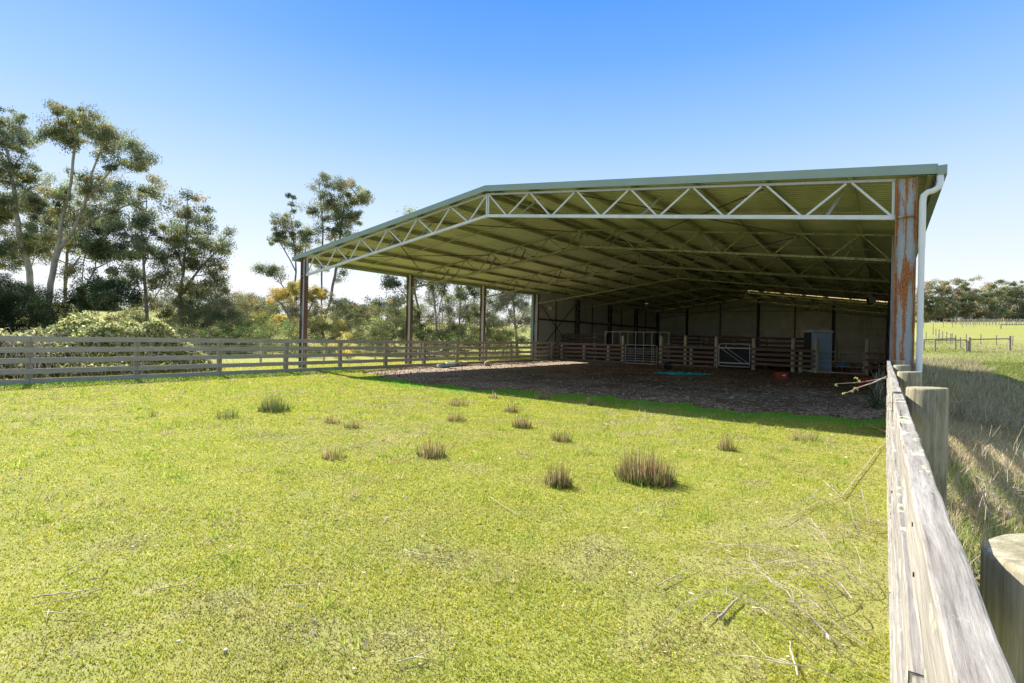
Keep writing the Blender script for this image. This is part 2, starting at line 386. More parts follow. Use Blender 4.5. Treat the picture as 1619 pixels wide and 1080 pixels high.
# purlins (C sections) along the shed
for s in (-1, 1):
    for k in range(0, 8):
        x = XM+s*(.22 if k == 0 else 1.625*k if k < 7 else 10.95)
        if k == 7 and s > 0: x = .62
        z = roofz(x, -.012); b = MB()
        b.box(x-.007, x+.007, Y0-.12, YB+.05, z-.14, z); b.box(x+.007, x+.07, Y0-.12, YB+.05, z-.013, z-.009); b.box(x+.007, x+.07, Y0-.12, YB+.05, z-.14, z-.135)
        b.build('purlin', M['purlin'], shed)
# rod bracing and bridging under the roof
for (xa, ya, xb2, yb2) in ((-19.9, 0, -15.3, 1), (-15.3, 0, -19.9, 1), (-7.1, 0, -2.3, 1), (-2.3, 0, -7.1, 1), (-13.6, 0, -10.5, 1), (-10.5, 1, -7.1, 2), (-2.3, 1, -7.1, 2), (-19.9, 3, -15.3, 4), (-7, 3, -.5, 4)):
    b = MB(); b.bar((xa, Y0+min(ya, yb2)*BAY+.1 if ya <= yb2 else Y0+ya*BAY-.1, roofz(xa, -.27)), (xb2, Y0+yb2*BAY-.1 if ya <= yb2 else Y0+yb2*BAY+.1, roofz(xb2, -.27)), .028, .028)
    b.build('brace_rod', M['rust_dark'], shed)
for i in range(NF-1):
    y = Y0+(i+.5)*BAY
    for s in (-1, 1):
        b = MB(); xa, xb2 = XM+s*.3, XM+s*9.9
        b.bar((xa, y, roofz(xa, -.165)), (xb2, y, roofz(xb2, -.165)), .045, .03)
        b.build('bridging', M['purlin'], shed)
# corrugated roof sheets (ribs run down the slope), with a clear strip near the back
def roof_piece(name, xa, xb, ya, yb, mat, parent, dz=0):
    n = int((yb-ya)/.20); prof = []
    for i in range(n):
        y = ya+(yb-ya)*i/n; p = (yb-ya)/n
        prof += [(y, 0), (y+p*.55, 0), (y+p*.68, .032), (y+p*.87, .032)]
    prof.append((yb, 0))
    V = [(x, y, roofz(x, z+dz)) for x in (xa, (xa+xb)/2, xb) for (y, z) in prof]
    V = V
    o = grid_mesh(name, np.array(V), 3, len(prof), mat, parent, smooth=False)
    sm = o.modifiers.new('thick', 'SOLIDIFY'); sm.thickness = .004
    return o
SL0, SL1 = Y0+36.7, Y0+37.9
for (xa, xb) in ((-21.56, XM), (XM, .81)):
    right = xb > XM
    if right:
        roof_piece('roof_sheet', xa, xb, Y0-.14, SL0, M['roof_sheet'], shed); roof_piece('roof_sheet', xa, xb, SL1, YB+.35, M['roof_sheet'], shed)
    else: roof_piece('roof_sheet', xa, xb, Y0-.14, YB+.35, M['roof_sheet'], shed)
m, nt, bs = newmat('clear_sheet'); bs.inputs['Base Color'].default_value = (.8, .72, .5, 1); bs.inputs['Roughness'].default_value = .6
t = nt.nodes.new('ShaderNodeBsdfTranslucent'); t.inputs['Color'].default_value = (.85, .75, .5, 1); mx = nt.nodes.new('ShaderNodeMixShader'); mx.inputs[0].default_value = .8
lk(nt, bs.outputs[0], mx.inputs[1]); lk(nt, t.outputs[0], mx.inputs[2]); lk(nt, mx.outputs[0], nt.nodes['Material Output'].inputs['Surface'])
roof_piece('skylight_strip', XM, .75, SL0, SL1, m, shed, .003)
# barge capping along the front gable, ridge cap, gutters
b = MB()
for (xa, xb) in ((-21.56, XM), (XM, .76)):
    za, zb = roofz(xa, 0), roofz(xb, 0)
    y1, y0 = Y0-.145, Y0-.165
    b.quadbox([(xa, y0, za-.13), (xb, y0, zb-.13), (xb, y1, zb-.13), (xa, y1, za-.13), (xa, y0, za+.06), (xb, y0, zb+.06), (xb, y1, zb+.06), (xa, y1, za+.06)])
    b.quadbox([(xa, y1, za+.05), (xb, y1, zb+.05), (xb, y1+.16, zb+.05), (xa, y1+.16, za+.05), (xa, y1, za+.06), (xb, y1, zb+.06), (xb, y1+.16, zb+.06), (xa, y1+.16, za+.06)])
b.build('barge_capping', M['green_trim'], shed)
b = MB()
for s in (-1, 1): b.bar((XM+s*.1, Y0-.1, roofz(XM+s*.1, .055)), (XM+s*.1, YB+.1, roofz(XM+s*.1, .055)), .24, .006)
b.build('ridge_cap', M['green_trim'], shed)
for xa, xb, nm in ((.755, .89, 1), (-21.69, -21.505, 0)):
    b = MB(); z = EZ-.04; o_, i_ = (xb, xa) if nm else (xa, xb)
    s = 1 if nm else -1
    b.box(min(o_, o_+s*.006), max(o_, o_+s*.006), Y0-.17, YB+.1, z-.12, z+.06)
    b.box(min(i_, o_), max(i_, o_), Y0-.17, YB+.1, z-.12, z-.11)
    b.box(min(i_, i_-s*.004), max(i_, i_-s*.004), Y0-.17, YB+.1, z-.11, z+.01)
    b.box(min(i_, o_), max(i_, o_), Y0-.175, Y0-.165, z-.12, z+.06)
    b.build('gutter', M['green_trim'], shed)
dp = MB(); yd = Y0-.17
path = [(.80, yd+.06, EZ-.16), (.80, yd+.02, EZ-.30), (.775, yd-.01, EZ-.40), (.70, yd-.02, EZ-.455), (.62, yd-.02, EZ-.47), (.56, yd-.02, EZ-.52), (.545, yd-.02, EZ-.62), (.545, yd-.02, 3.5)]
dp.tube(path, .055, 14, False); dp.tube([(.545, yd-.02, 3.52), (.545, yd-.02, -.1)], .050, 14, False)
dpo = dp.build('downpipe', M['pvc'], shed, smooth=True)
bk = MB(); bk.box(.40, .60, yd-.03, yd-.005, 3.50, 3.53); bk.tube([(.545, yd-.02, 3.48), (.545, yd-.02, 3.54)], .062, 14); bk.build('pipe_bracket', M['galv'], dpo)
bpy.data.objects[dpo.name]; 
# wall cladding (vertical ribs), left wall behind the fourth column, right wall behind the second, and the back
def wall_piece(name, a, b_, top, bottom, parent, mat):
    a, b_ = Vector(a), Vector(b_); L = (b_-a).length; d = (b_-a)/L; nrm = Vector((-d.y, d.x, 0))
    n = int(L/.2); P = []
    for i in range(n):
        s = L*i/n; p = L/n
        P += [(s, 0), (s+p*.55, 0), (s+p*.68, .03), (s+p*.87, .03)]
    P.append((L, 0)); V = []
    for s, o in P:
        q = a+d*s+nrm*o; V.append((q.x, q.y, bottom)); V.append((q.x, q.y, top(q.x)))
    o = grid_mesh(name, np.array(V), len(P), 2, mat, parent, smooth=False)
    sm = o.modifiers.new('thick', 'SOLIDIFY'); sm.thickness = .004
    return o
wall_piece('wall_cladding', (-21.22, Y0+3*BAY-.1, 0), (-21.22, YB+.2, 0), lambda x: roofz(x, -.002), .0, shed, M['wall_sheet'])
wall_piece('wall_cladding', (.56, YB+.2, 0), (.56, Y0+1*BAY+.3, 0), lambda x: EZ-.05, -.15, shed, M['wall_sheet'])
wall_piece('wall_cladding', (-21.25, YB+.18, 0), (.60, YB+.18, 0), lambda x: roofz(x, -.01), .0, shed, M['wall_sheet'])
b = MB(); b.box(-21.29, -21.10, Y0+3*BAY-.18, Y0+3*BAY-.12, .02, EZ-.1); b.build('corner_flashing', M['green_trim'], shed)
for zz in (.95, 3.05):
    b = MB(); b.box(-21.17, -21.11, Y0+3*BAY, YB, zz-.07, zz+.07); b.build('girt', M['rust_dark'], shed)
for zz in (1.4, 3.1, 4.85):
    b = MB(); b.box(-21.0, .2, YB+.11, YB+.17, zz-.06, zz+.06); b.build('girt', M['galv'] if zz < 4 else M['purlin'], shed)
for x in (-17.6, -14.1, -10.4, -7.1, -3.9):
    b = MB(); w = .12 if x in (-17.6, -10.4, -3.9) else .045
    b.box(x-w, x+w, YB-.05, YB+.10, 0, roofz(x, -.3)); b.build('gable_post', M['black_plastic'] if w > .1 else M['rust_dark'], shed)
for i in (3, 4, 5, 6):
    b = MB(); y = Y0+(i+.5)*BAY; b.box(-21.17, -21.11, y-.04, y+.04, .1, EZ-.2); b.build('wall_stud', M['rust_dark'], shed)
b = MB(); ya, yb = Y0+3*BAY+.2, Y0+4*BAY-.2
b.bar((-21.0, ya, 4.5), (-21.0, yb, .3), .045, .045); b.bar((-21.05, ya, .3), (-21.05, yb, 4.5), .045, .045); b.build('cross_brace', M['rust_dark'], shed)

# ------------------------------------------------------------------ timber fences
def jit(a): return rnd.uniform(-a, a)
def rail_y(x0, x1, ya, yb, z1, h, name, mat, parent, wob=.012, seg=14, bev=0):
    V = []; 
    for i in range(seg+1):
        t = i/seg; y = ya+(yb-ya)*t; dz = jit(wob); dx = jit(wob*.3)
        V.append((y, dx, dz, jit(wob*.5)))
    b = MB()
    for i in range(seg+1):
        y, dx, dz, dh = V[i]
        b.v += [(x0+dx, y, z1-h+dz), (x1+dx, y, z1-h+dz), (x1+dx, y, z1+dz+dh*.3), (x0+dx, y, z1+dz+dh*.3)]
    for i in range(seg):
        q = i*4
        for k in range(4): b.f.append((q+k, q+4+k, q+4+(k+1) % 4, q+(k+1) % 4))
    b.f.append((3, 2, 1, 0)); q = seg*4; b.f.append((q, q+1, q+2, q+3))
    return b.build(name, mat, parent, bevel=bev)
def round_post(x, y, r, z0, z1, name, mat, parent, n=20, slope=0, label=None):
    b = MB(); k = [(z0, 1.0), (z0+(z1-z0)*.3, 1.02), (z0+(z1-z0)*.7, .99), (z1-.012, .985), (z1, .95)]
    for z, s in k:
        for i in range(n):
            a = 2*math.pi*i/n; rr = r*s*(1+.02*math.sin(3*a+x*9)+.012*math.sin(7*a+y*5))
            b.v.append((x+rr*math.cos(a), y+rr*math.sin(a), z+(slope*math.cos(a)*r if z > z1-.02 else 0)))
    for j in range(len(k)-1):
        for i in range(n): q = j*n; b.f.append((q+i, q+(i+1) % n, q+n+(i+1) % n, q+n+i))
    q = (len(k)-1)*n; b.f.append(tuple(q+i for i in range(n)))
    o = b.build(name, mat, parent, smooth=False)
    for p in o.data.polygons: p.use_smooth = len(p.vertices) == 4 
    if label: o['label'] = label
    return o
# near fence on the right, the camera looks along it
nf = empty('timber_rail_fence', 'near weathered grey rail fence with lichen and thick round posts, running to the rusty column', 'fence', (.07, 1, 0))
for k in range(-1, 6):
    y = 1.12+k*2.62
    if y > 12: continue
    zt = (1.29, 1.36, 1.35, 1.335, 1.34)[max(0, min(4, k))]
    round_post(.205 if k else .238, y+(.1 if k == 1 else 0), .10 if k else .108, -.3, zt, 'post', M['post_round'], nf, 28, .12 if k == 0 else .04)
for j, zt in enumerate((1.325, 1.03, .735, .44, .145)):
    cuts = [-1.6, 3.74, 8.98, 12.3] if j % 2 == 0 else [-1.6, 1.12, 6.36, 12.3]
    for a, c in zip(cuts[:-1], cuts[1:]):
        rail_y(.048+j*.0008, .092, a+.003, c-.003, zt, .15, 'rail', M['wood_near'], nf, .006, 40, .004)
for k in range(4):
    for j, zt in enumerate((1.325, 1.03, .735)):
        for q in (-1, 1):
            y = 1.12+k*2.62+q*.035+jit(.01); z = zt-.075+q*.035+jit(.008); b = MB()
            b.tube([(.045, y, z), (.049, y, z)], .004, 10); b.build('nail', M['rust_dark'], nf)
# far fence on the left, turning the corner into the shed
lf = empty('timber_rail_fence', 'long grey five-rail fence along the left side of the green paddock', 'fence', (-19.2, 3.35, 0))
ys_ = [3.35+2.52*k for k in range(-4, 11)]+[31.1]
for y in ys_:
    b = MB(); x = -19.25; w = rnd.uniform(.065, .085); lean = jit(.015)
    if y < 20: b.boxm(Matrix.Translation((x-.085, y, -.1)) @ Matrix.Rotation(jit(.2), 4, 'Z') @ Matrix.Rotation(lean, 4, 'X'), w*2, w*2, 1.42)
    if b.v: b.build('post', M['post_grey'], lf, bevel=.008)
    else: round_post(x-.09, y, w+.005, -.1, 1.33+jit(.02), 'post', M['post_grey'], lf, 14)
for j, zt in enumerate((1.34, 1.04, .74, .44, .15)):
    off = j % 2; a = ys_[0]
    idx = list(range(off, len(ys_), 2)); cuts = [ys_[0]-.6]+[ys_[i] for i in idx if ys_[i] > ys_[0]+.5 and ys_[i] < 30]+[31.95]
    for a, c in zip(cuts[:-1], cuts[1:]):
        rail_y(-19.25, -19.21+j*.001, a+.006, c-.006, zt+jit(.008), .15, 'rail', M['wood_y'], lf, .007, 12)
# yard fence across the shed
def x_fence(label, x0, x1, y, posts, rails, mat, pm, h=.15, name='timber_rail_fence'):
    e = empty(name, label, 'fence', ((x0+x1)/2, y, 0))
    for (px, ph, pr) in posts: round_post(px, y+.1, pr, -.05, ph, 'post', pm, e, 14)
    for zt in rails:
        b = MB(); n = max(4, int((x1-x0)/.8)); 
        for i in range(n+1):
            x = x0+(x1-x0)*i/n; dz = jit(.012)
            b.v += [(x, y-.045, zt-h+dz), (x, y-.005, zt-h+dz), (x, y-.005, zt+dz), (x, y-.045, zt+dz)]
        for i in range(n):
            q = i*4
            for k in range(4): b.f.append((q+k, q+(k+1) % 4, q+4+(k+1) % 4, q+4+k))
        b.f.append((0, 1, 2, 3)); q = n*4; b.f.append((q+3, q+2, q+1, q)); b.build('rail', mat, e)
    return e
R5 = (1.31, 1.02, .74, .46, .17)
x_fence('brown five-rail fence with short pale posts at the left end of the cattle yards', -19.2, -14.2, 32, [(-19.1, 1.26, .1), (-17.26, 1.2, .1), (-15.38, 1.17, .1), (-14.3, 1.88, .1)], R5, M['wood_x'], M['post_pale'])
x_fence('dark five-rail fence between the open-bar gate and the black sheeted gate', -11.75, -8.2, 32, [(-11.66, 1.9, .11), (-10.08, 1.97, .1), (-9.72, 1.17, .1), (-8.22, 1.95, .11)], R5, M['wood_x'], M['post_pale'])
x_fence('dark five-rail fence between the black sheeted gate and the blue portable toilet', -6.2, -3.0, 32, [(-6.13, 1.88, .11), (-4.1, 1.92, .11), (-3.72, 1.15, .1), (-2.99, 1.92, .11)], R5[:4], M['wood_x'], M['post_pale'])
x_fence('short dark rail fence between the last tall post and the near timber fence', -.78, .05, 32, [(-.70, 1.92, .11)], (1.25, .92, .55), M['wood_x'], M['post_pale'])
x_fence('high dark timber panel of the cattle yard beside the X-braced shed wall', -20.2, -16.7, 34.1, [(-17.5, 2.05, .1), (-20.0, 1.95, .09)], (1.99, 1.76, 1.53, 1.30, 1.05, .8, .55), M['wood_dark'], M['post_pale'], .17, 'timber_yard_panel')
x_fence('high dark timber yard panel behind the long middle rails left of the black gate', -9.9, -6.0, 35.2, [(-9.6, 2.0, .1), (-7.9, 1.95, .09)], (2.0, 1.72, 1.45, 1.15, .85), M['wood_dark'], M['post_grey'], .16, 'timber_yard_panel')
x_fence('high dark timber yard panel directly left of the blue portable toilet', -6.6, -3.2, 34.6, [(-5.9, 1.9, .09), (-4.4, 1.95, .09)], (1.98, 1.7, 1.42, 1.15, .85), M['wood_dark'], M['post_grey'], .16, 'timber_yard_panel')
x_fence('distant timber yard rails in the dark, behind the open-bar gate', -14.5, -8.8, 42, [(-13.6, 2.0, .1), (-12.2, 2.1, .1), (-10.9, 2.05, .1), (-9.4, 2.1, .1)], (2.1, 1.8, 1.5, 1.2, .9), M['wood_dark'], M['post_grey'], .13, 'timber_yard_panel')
def belt(label, x0, x1, y, z0, z1):
    b = MB(); n = 14
    for i in range(n+1):
        x = x0+(x1-x0)*i/n; o = .02*math.sin(i*1.3)
        b.v += [(x, y+o, z0), (x, y+o+.012, z0), (x, y+o+.012, z1+jit(.01)), (x, y+o, z1+jit(.01))]
    for i in range(n):
        q = i*4
        for k in range(4): b.f.append((q+k, q+(k+1) % 4, q+4+(k+1) % 4, q+4+k))
    b.f.append((0, 1, 2, 3)); q = n*4; b.f.append((q+3, q+2, q+1, q))
    tag(b.build('rubber_sheeting', M['rubber']), label, 'rubber sheeting')
belt('black rubber sheeting hung low behind the dark rails left of the black gate', -11.4, -8.4, 33.2, .3, 1.28)
belt('black rubber sheeting hung low behind the rails left of the toilet', -6.5, -3.3, 33.6, .22, 1.25)
belt('black rubber sheeting behind the brown rails at the far left of the yards', -16.9, -14.5, 33.4, .2, 1.2)

# ------------------------------------------------------------------ steel gates and panels
GALV_ = M['galv']; M['galv'] = m_noise('gate_galv', [(.3, (.5, .51, .53)), (.7, (.7, .71, .73))], 14, (1, 1, 1), .5, 0)
def gate_path(x0, x1, y, z0, z1, r=.16):
    P = [(x0, y, z0)]
    for i in range(6): a = math.pi-i/5*math.pi/2; P.append((x0+r+r*math.cos(a), y, z1-r+r*math.sin(a)))
    for i in range(6): a = math.pi/2-i/5*math.pi/2; P.append((x1-r+r*math.cos(a), y, z1-r+r*math.sin(a)))
    P += [(x1, y, z0), (x0, y, z0)]; return P
g = empty('steel_farm_gate', 'closed grey tubular gate with seven bars, left of centre in the cattle yards', 'gate', (-13, 31.95, 0))
b = MB(); b.tube(gate_path(-14.05, -11.85, 31.93, .08, 1.30), .022, 8); b.build('gate_frame', M['galv'], g, smooth=True)
for k in range(6):
    b = MB(); z = .24+k*.165; b.tube([(-14.04, 31.93, z), (-11.86, 31.93, z)], .014, 8); b.build('gate_bar', M['galv'], g, smooth=True)
b = MB(); b.tube([(-12.1, 31.93, .1), (-12.1, 31.93, 1.28)], .014, 8); b.build('gate_stile', M['galv'], g, smooth=True)
g = empty('sheeted_farm_gate', 'grey tubular gate filled with black rubber sheet and two diagonal braces', 'gate', (-7.2, 31.95, 0))
b = MB(); b.tube(gate_path(-8.02, -6.3, 31.93, .18, 1.52), .028, 8); b.build('gate_frame', M['galv'], g, smooth=True)
b = MB(); b.box(-8.08, -6.24, 31.97, 31.985, .14, 1.26); b.build('gate_sheet', M['rubber'], g)
b = MB()
for z in (1.27, .38): b.bar((-8.0, 31.93, z), (-6.32, 31.93, z), .04, .06)
b.build('gate_bar', M['galv'], g)
for dx in (0, .35):
    b = MB(); b.tube([(-7.9+dx, 31.92, 1.24), (-6.75+dx, 31.92, .42)], .016, 8); b.build('diagonal_brace', M['galv'], g)
b = MB(); b.tube([(-7.62, 31.93, 1.27), (-7.62, 31.93, 1.51)], .022, 8); b.build('gate_stile', M['galv'], g)
g = empty('steel_farm_gate', 'thin tubular gate standing in front of the blue portable toilet', 'gate', (-1.9, 31.95, 0))
b = MB(); b.tube(gate_path(-2.88, -.84, 31.9, .12, 1.22, .14), .018, 8); b.build('gate_frame', M['galv'], g, smooth=True)
for z in (.45, .72, .98):
    b = MB(); b.tube([(-2.87, 31.9, z), (-.85, 31.9, z)], .012, 8); b.build('gate_bar', M['galv'], g)
b = MB(); b.box(-2.9, -.8, 31.95, 32.0, .02, .16); b.build('kick_board', M['wood_x'], g)
g = empty('steel_yard_panel', 'tall grey steel yard panel with upright bars behind the open-bar gate', 'gate', (-14.5, 34.5, 0))
b = MB(); b.tube([(-16.8, 34.5, 2.2), (-12.0, 34.5, 2.2)], .022, 8); b.build('top_bar', M['galv'], g)
for k in range(9):
    b = MB(); x = -16.8+k*.6; b.tube([(x, 34.5, 0), (x, 34.5, 2.2)], .05 if k == 0 else .026, 8); b.build('upright_bar', M['galv'], g)
b = MB(); b.tube([(-16.8, 34.5, .15), (-12, 34.5, .15)], .02, 8); b.build('bottom_bar', M['galv'], g)

M['galv'] = GALV_
# ------------------------------------------------------------------ portable toilet
M['toilet_blue'] = m_noise('toilet_blue', [(.3, (.38, .60, .95)), (.7, (.46, .68, .98))], 3, (1, 1, 1), .5, 0)
M['toilet_grey'] = m_noise('toilet_grey', [(.3, (.055, .065, .07)), (.7, (.08, .09, .1))], 3, (1, 1, 1), .6, 0)
M['toilet_white'] = m_noise('toilet_white', [(.3, (.72, .72, .74)), (.7, (.86, .86, .88))], 5, (1, 1, 1), .6, 0)
te = empty('portable_toilet', 'blue portable toilet with white roof standing behind the thin gate', 'toilet', (-3.05, 33.35, 0))
TM = Matrix.Translation((-3.05, 33.35, .03)) @ Matrix.Rotation(rad(28), 4, 'Z') @ Matrix.Diagonal((1, 1, 1.14, 1))
def tb(x, y, z, sx, sy, sz): b = MB(); b.boxm(TM @ Matrix.Translation((x, y, z)), sx, sy, sz); return b
tb(0, 0, 0, 1.12, 1.12, .12).build('base_skid', M['toilet_white'], te, bevel=.02)
b = tb(0, 0, .12, 1.04, 1.02, 1.86)
for s in (-1, 1):
    for k in range(5): b.boxm(TM @ Matrix.Translation((s*.525, -.36+k*.18, .2)), .012, .09, 1.6)
b.build('toilet_body', M['toilet_grey'], te, bevel=.015)
d_ = tb(0, -.53, .14, .92, .04, 1.8); 
for z in (.5, .66, .82): d_.boxm(TM @ Matrix.Translation((0, -.557, z)), .7, .015, .05)
d_.boxm(TM @ Matrix.Translation((0, -.557, 1.02)), .74, .015, .8)
do = d_.build('door', M['toilet_blue'], te, bevel=.01)
tb(-.05, -.572, 1.52, .2, .008, .15).build('door_sign', M['toilet_white'], do)
tb(.28, -.58, 1.22, .09, .03, .16).build('door_handle', M['toilet_white'], do, bevel=.008)
for s in (-1, 1): tb(s*.49, -.525, .12, .06, .06, 1.86).build('door_jamb', M['toilet_blue'], te)
b = MB(); V = []
for z, w in ((1.97, 1.16), (2.05, 1.14), (2.10, .95), (2.13, .5)):
    for a, c in ((-1, -1), (1, -1), (1, 1), (-1, 1)): b.v.append(tuple(TM @ Vector((a*w/2, c*w/2, z))))
for j in range(3):
    for k in range(4): b.f.append((j*4+k, j*4+(k+1) % 4, j*4+4+(k+1) % 4, j*4+4+k))
b.f += [(3, 2, 1, 0), (12, 13, 14, 15)]; b.build('toilet_roof', M['toilet_white'], te, bevel=.02)
# pale upright posts right of the toilet
for x, h, lb in ((-2.18, 1.9, 'yellowish round timber post right beside the blue toilet'), (-1.93, 1.85, 'yellowish round timber post, second to the right of the blue toilet')):
    tag(round_post(x, 34.6, .05, 0, h, 'timber_post', M['post_pale'], None, 12), lb, 'post', 'loose posts beside the toilet')

# ------------------------------------------------------------------ junk behind the gate: wheelbarrow, tarp, poly pipe, blocks
def simple_mat(name, col, rough=.6, var=.2): return m_noise(name, [(.3, tuple(q*(1-var) for q in col)), (.7, tuple(min(1, q*(1+var)) for q in col))], 6, (1, 1, 1), rough, 0)
M['red_paint'] = simple_mat('red_paint', (.35, .03, .04)); M['tarp'] = simple_mat('tarp', (.10, .28, .42)); M['crate_red'] = simple_mat('crate_red', (.55, .07, .04))
wb = empty('wheelbarrow', 'overturned blue tray wheelbarrow with red frame right of the toilet', 'wheelbarrow', (-1.75, 33.6, 0))
b = MB(); nU, nV = 9, 7; 
for i in range(nU):
    for j in range(nV):
        u, v = i/(nU-1)*2-1, j/(nV-1)*2-1
        b.v.append((-1.8+u*.42, 33.6+v*.3, .28+.42*(1-abs(u)**2.5)*(1-.7*abs(v)**3)))
for i in range(nU-1):
    for j in range(nV-1): q = i*nV+j; b.f.append((q, q+nV, q+nV+1, q+1))
o = b.build('tray', M['tarp'], wb, smooth=True); sm = o.modifiers.new('thick', 'SOLIDIFY'); sm.thickness = .006
b = MB(); b.tube([(-2.15, 33.4, .2), (-1.5, 33.4, .25), (-1.2, 33.35, .32)], .02, 8); b.tube([(-2.15, 33.8, .2), (-1.5, 33.8, .25), (-1.2, 33.85, .32)], .02, 8); b.tube([(-1.7, 33.4, .23), (-1.7, 33.4, .02), (-1.7, 33.8, .02), (-1.7, 33.8, .23)], .018, 8)
b.build('barrow_frame', M['red_paint'], wb)
b = MB(); b.tube([(-2.2, 33.57, .19), (-2.2, 33.63, .19)], .19, 20); b.build('wheel', M['black_plastic'], wb)
def crate(label, x, y, rz, z=None):
    e = empty('plastic_crate', label, 'crate', (x, y, .03), 'red plastic crates lying in the yard dirt')
    T = Matrix.Translation((x, y, .03)) @ Matrix.Rotation(rz, 4, 'Z')
    b = MB(); L, W, Hh = .42, .34, .27
    b.boxm(T, L, W, .012)
    for z in (0, Hh-.035):
        for s in (-1, 1): b.boxm(T @ Matrix.Translation((0, s*W/2, z)), L+.01, .014, .035); b.boxm(T @ Matrix.Translation((s*L/2, 0, z)), .014, W, .035)
    b.build('rim', M['crate_red'], e)
    b = MB()
    for s in (-1, 1):
        for k in range(8): b.boxm(T @ Matrix.Translation((-L/2+.03+k*(L-.06)/7, s*W/2, .035)), .018 if k not in (0, 7) else .05, .008, Hh-.07)
        for k in range(6): b.boxm(T @ Matrix.Translation((s*L/2, -W/2+.03+k*(W-.06)/5, .035)), .008, .018 if k not in (0, 5) else .04, Hh-.07)
        b.boxm(T @ Matrix.Translation((0, s*W/2, .12)), L, .008, .018); b.boxm(T @ Matrix.Translation((s*L/2, 0, .12)), .008, W, .018)
    b.build('lattice_side', M['crate_red'], e)
    b = MB(); b.boxm(T @ Matrix.Translation((.06, -W/2-.008, .13)), .12, .006, .07); b.build('crate_label', M['toilet_white'], e)
crate('red plastic crate on the dirt in front of the dark rails left of the toilet', -3.68, 25.3, rad(25))
crate('red plastic crate on the dirt next to the near timber fence', -.58, 24.5, rad(8))
# bucket, blue rope netting, poly pipe, log
e = empty('feed_bucket', 'black rubber feed bucket lying on its side near the blue netting', 'bucket', (-9.46, 27.2, 0))
b = MB(); T = Matrix.Translation((-9.46, 27.2, .2)) @ Matrix.Rotation(rad(78), 4, 'X') @ Matrix.Rotation(.3, 4, 'Y')
pr = [(0, 0), (.15, 0), (.2, .3), (.215, .3), (.215, .33), (.19, .33), (.14, .02), (0, .02)]
n = 20
for r, z in pr:
    for i in range(n): a = 2*math.pi*i/n; b.v.append(tuple(T @ Vector((r*math.cos(a), r*math.sin(a), z))))
for j in range(len(pr)-1):
    for i in range(n): q = j*n; b.f.append((q+i, q+(i+1) % n, q+n+(i+1) % n, q+n+i))
b.build('bucket_body', M['black_plastic'], e, smooth=True)
b = MB(); b.tube([tuple(T @ Vector((.21*math.cos(a), .21*math.sin(a)*.3+.0, .31+.2*math.sin(a)))) for a in np.linspace(0, math.pi, 12)], .006, 6); b.build('bucket_handle', M['galv'], e)
M['teal'] = simple_mat('teal', (.05, .42, .42), .6, .3)
def net(label, cx, cy, L, n):
    b = MB()
    for k in range(n):
        x, y = cx+rnd.gauss(0, L*.42), cy+rnd.gauss(0, .14); P = []; a = rnd.uniform(0, 6.3)
        for i in range(10):
            x += .07*math.cos(a); y += .05*math.sin(a); a += rnd.gauss(0, .9); P.append((x, y, .06+abs(rnd.gauss(0, .04))))
        b.tube(P, .011, 5, False)
    tag(b.build('rope_netting', M['teal']), label, 'netting', 'turquoise netting heaps')
net('larger tangled heap of turquoise netting on the dirt near the black bucket', -8.0, 23.4, .55, 80)
net('smaller tangled heap of turquoise netting, the one nearer the red crate', -7.2, 24.0, .35, 40)
e = empty('poly_pipe', 'pale grey-green plastic pipe lying beside the left rail fence', 'pipe', (-17.8, 19, 0))
b = MB(); b.tube([(-17.5, 17.7, .12), (-17.75, 18.8, .13), (-18.0, 19.6, .13)], .11, 16); M['pipe_green'] = simple_mat('pipe_green', (.36, .45, .42), .5, .15); b.build('pipe_length', M['pipe_green'], e, smooth=True)
b = MB(); b.tube([(-17.80, 18.6, .16), (-18.25, 20.5, .14)], .13, 16); b.build('pipe_sleeve', M['pvc'], e, smooth=True)
b = MB(); b.tube([(-17.1, 21.0, .15), (-17.35, 21.25, .16)], [.15, .15], 14)
tag(b.build('timber_log', M['post_grey'], smooth=False), 'short cut round log on the dirt, right of the pale pipe', 'log')
# junk pile at right of gate
for k, (x, y, s, mt2, lb) in enumerate(((-1.25, 33.9, .22, 'bark_pale', 'pale forked branch standing up among the clutter right of the wheelbarrow'), (-.95, 33.6, .2, 'bark_pale', 'thin pale branch leaning near the tall post right of the wheelbarrow'))):
    b = MB(); b.tube([(x, y, .02), (x+.05, y, .4), (x-.05+.15*k, y+.05, .75)], [.045, .035, .015], 7); b.tube([(x+.05, y, .38), (x+.3, y, .62), (x+.33, y, .85)], [.03, .022, .01], 7)
    tag(b.build('dead_branch', M[mt2]), lb, 'branch')
b = MB(); b.box(-1.5, -.8, 33.0, 33.25, .02, .14); b.box(-1.45, -.9, 33.02, 33.2, .142, .24); b.box(-1.1, -.75, 33.3, 33.7, .02, .2)
tag(b.build('timber_offcuts', M['wood_x'], bevel=.006), 'low stack of timber offcuts on the ground right of the wheelbarrow', 'timber')
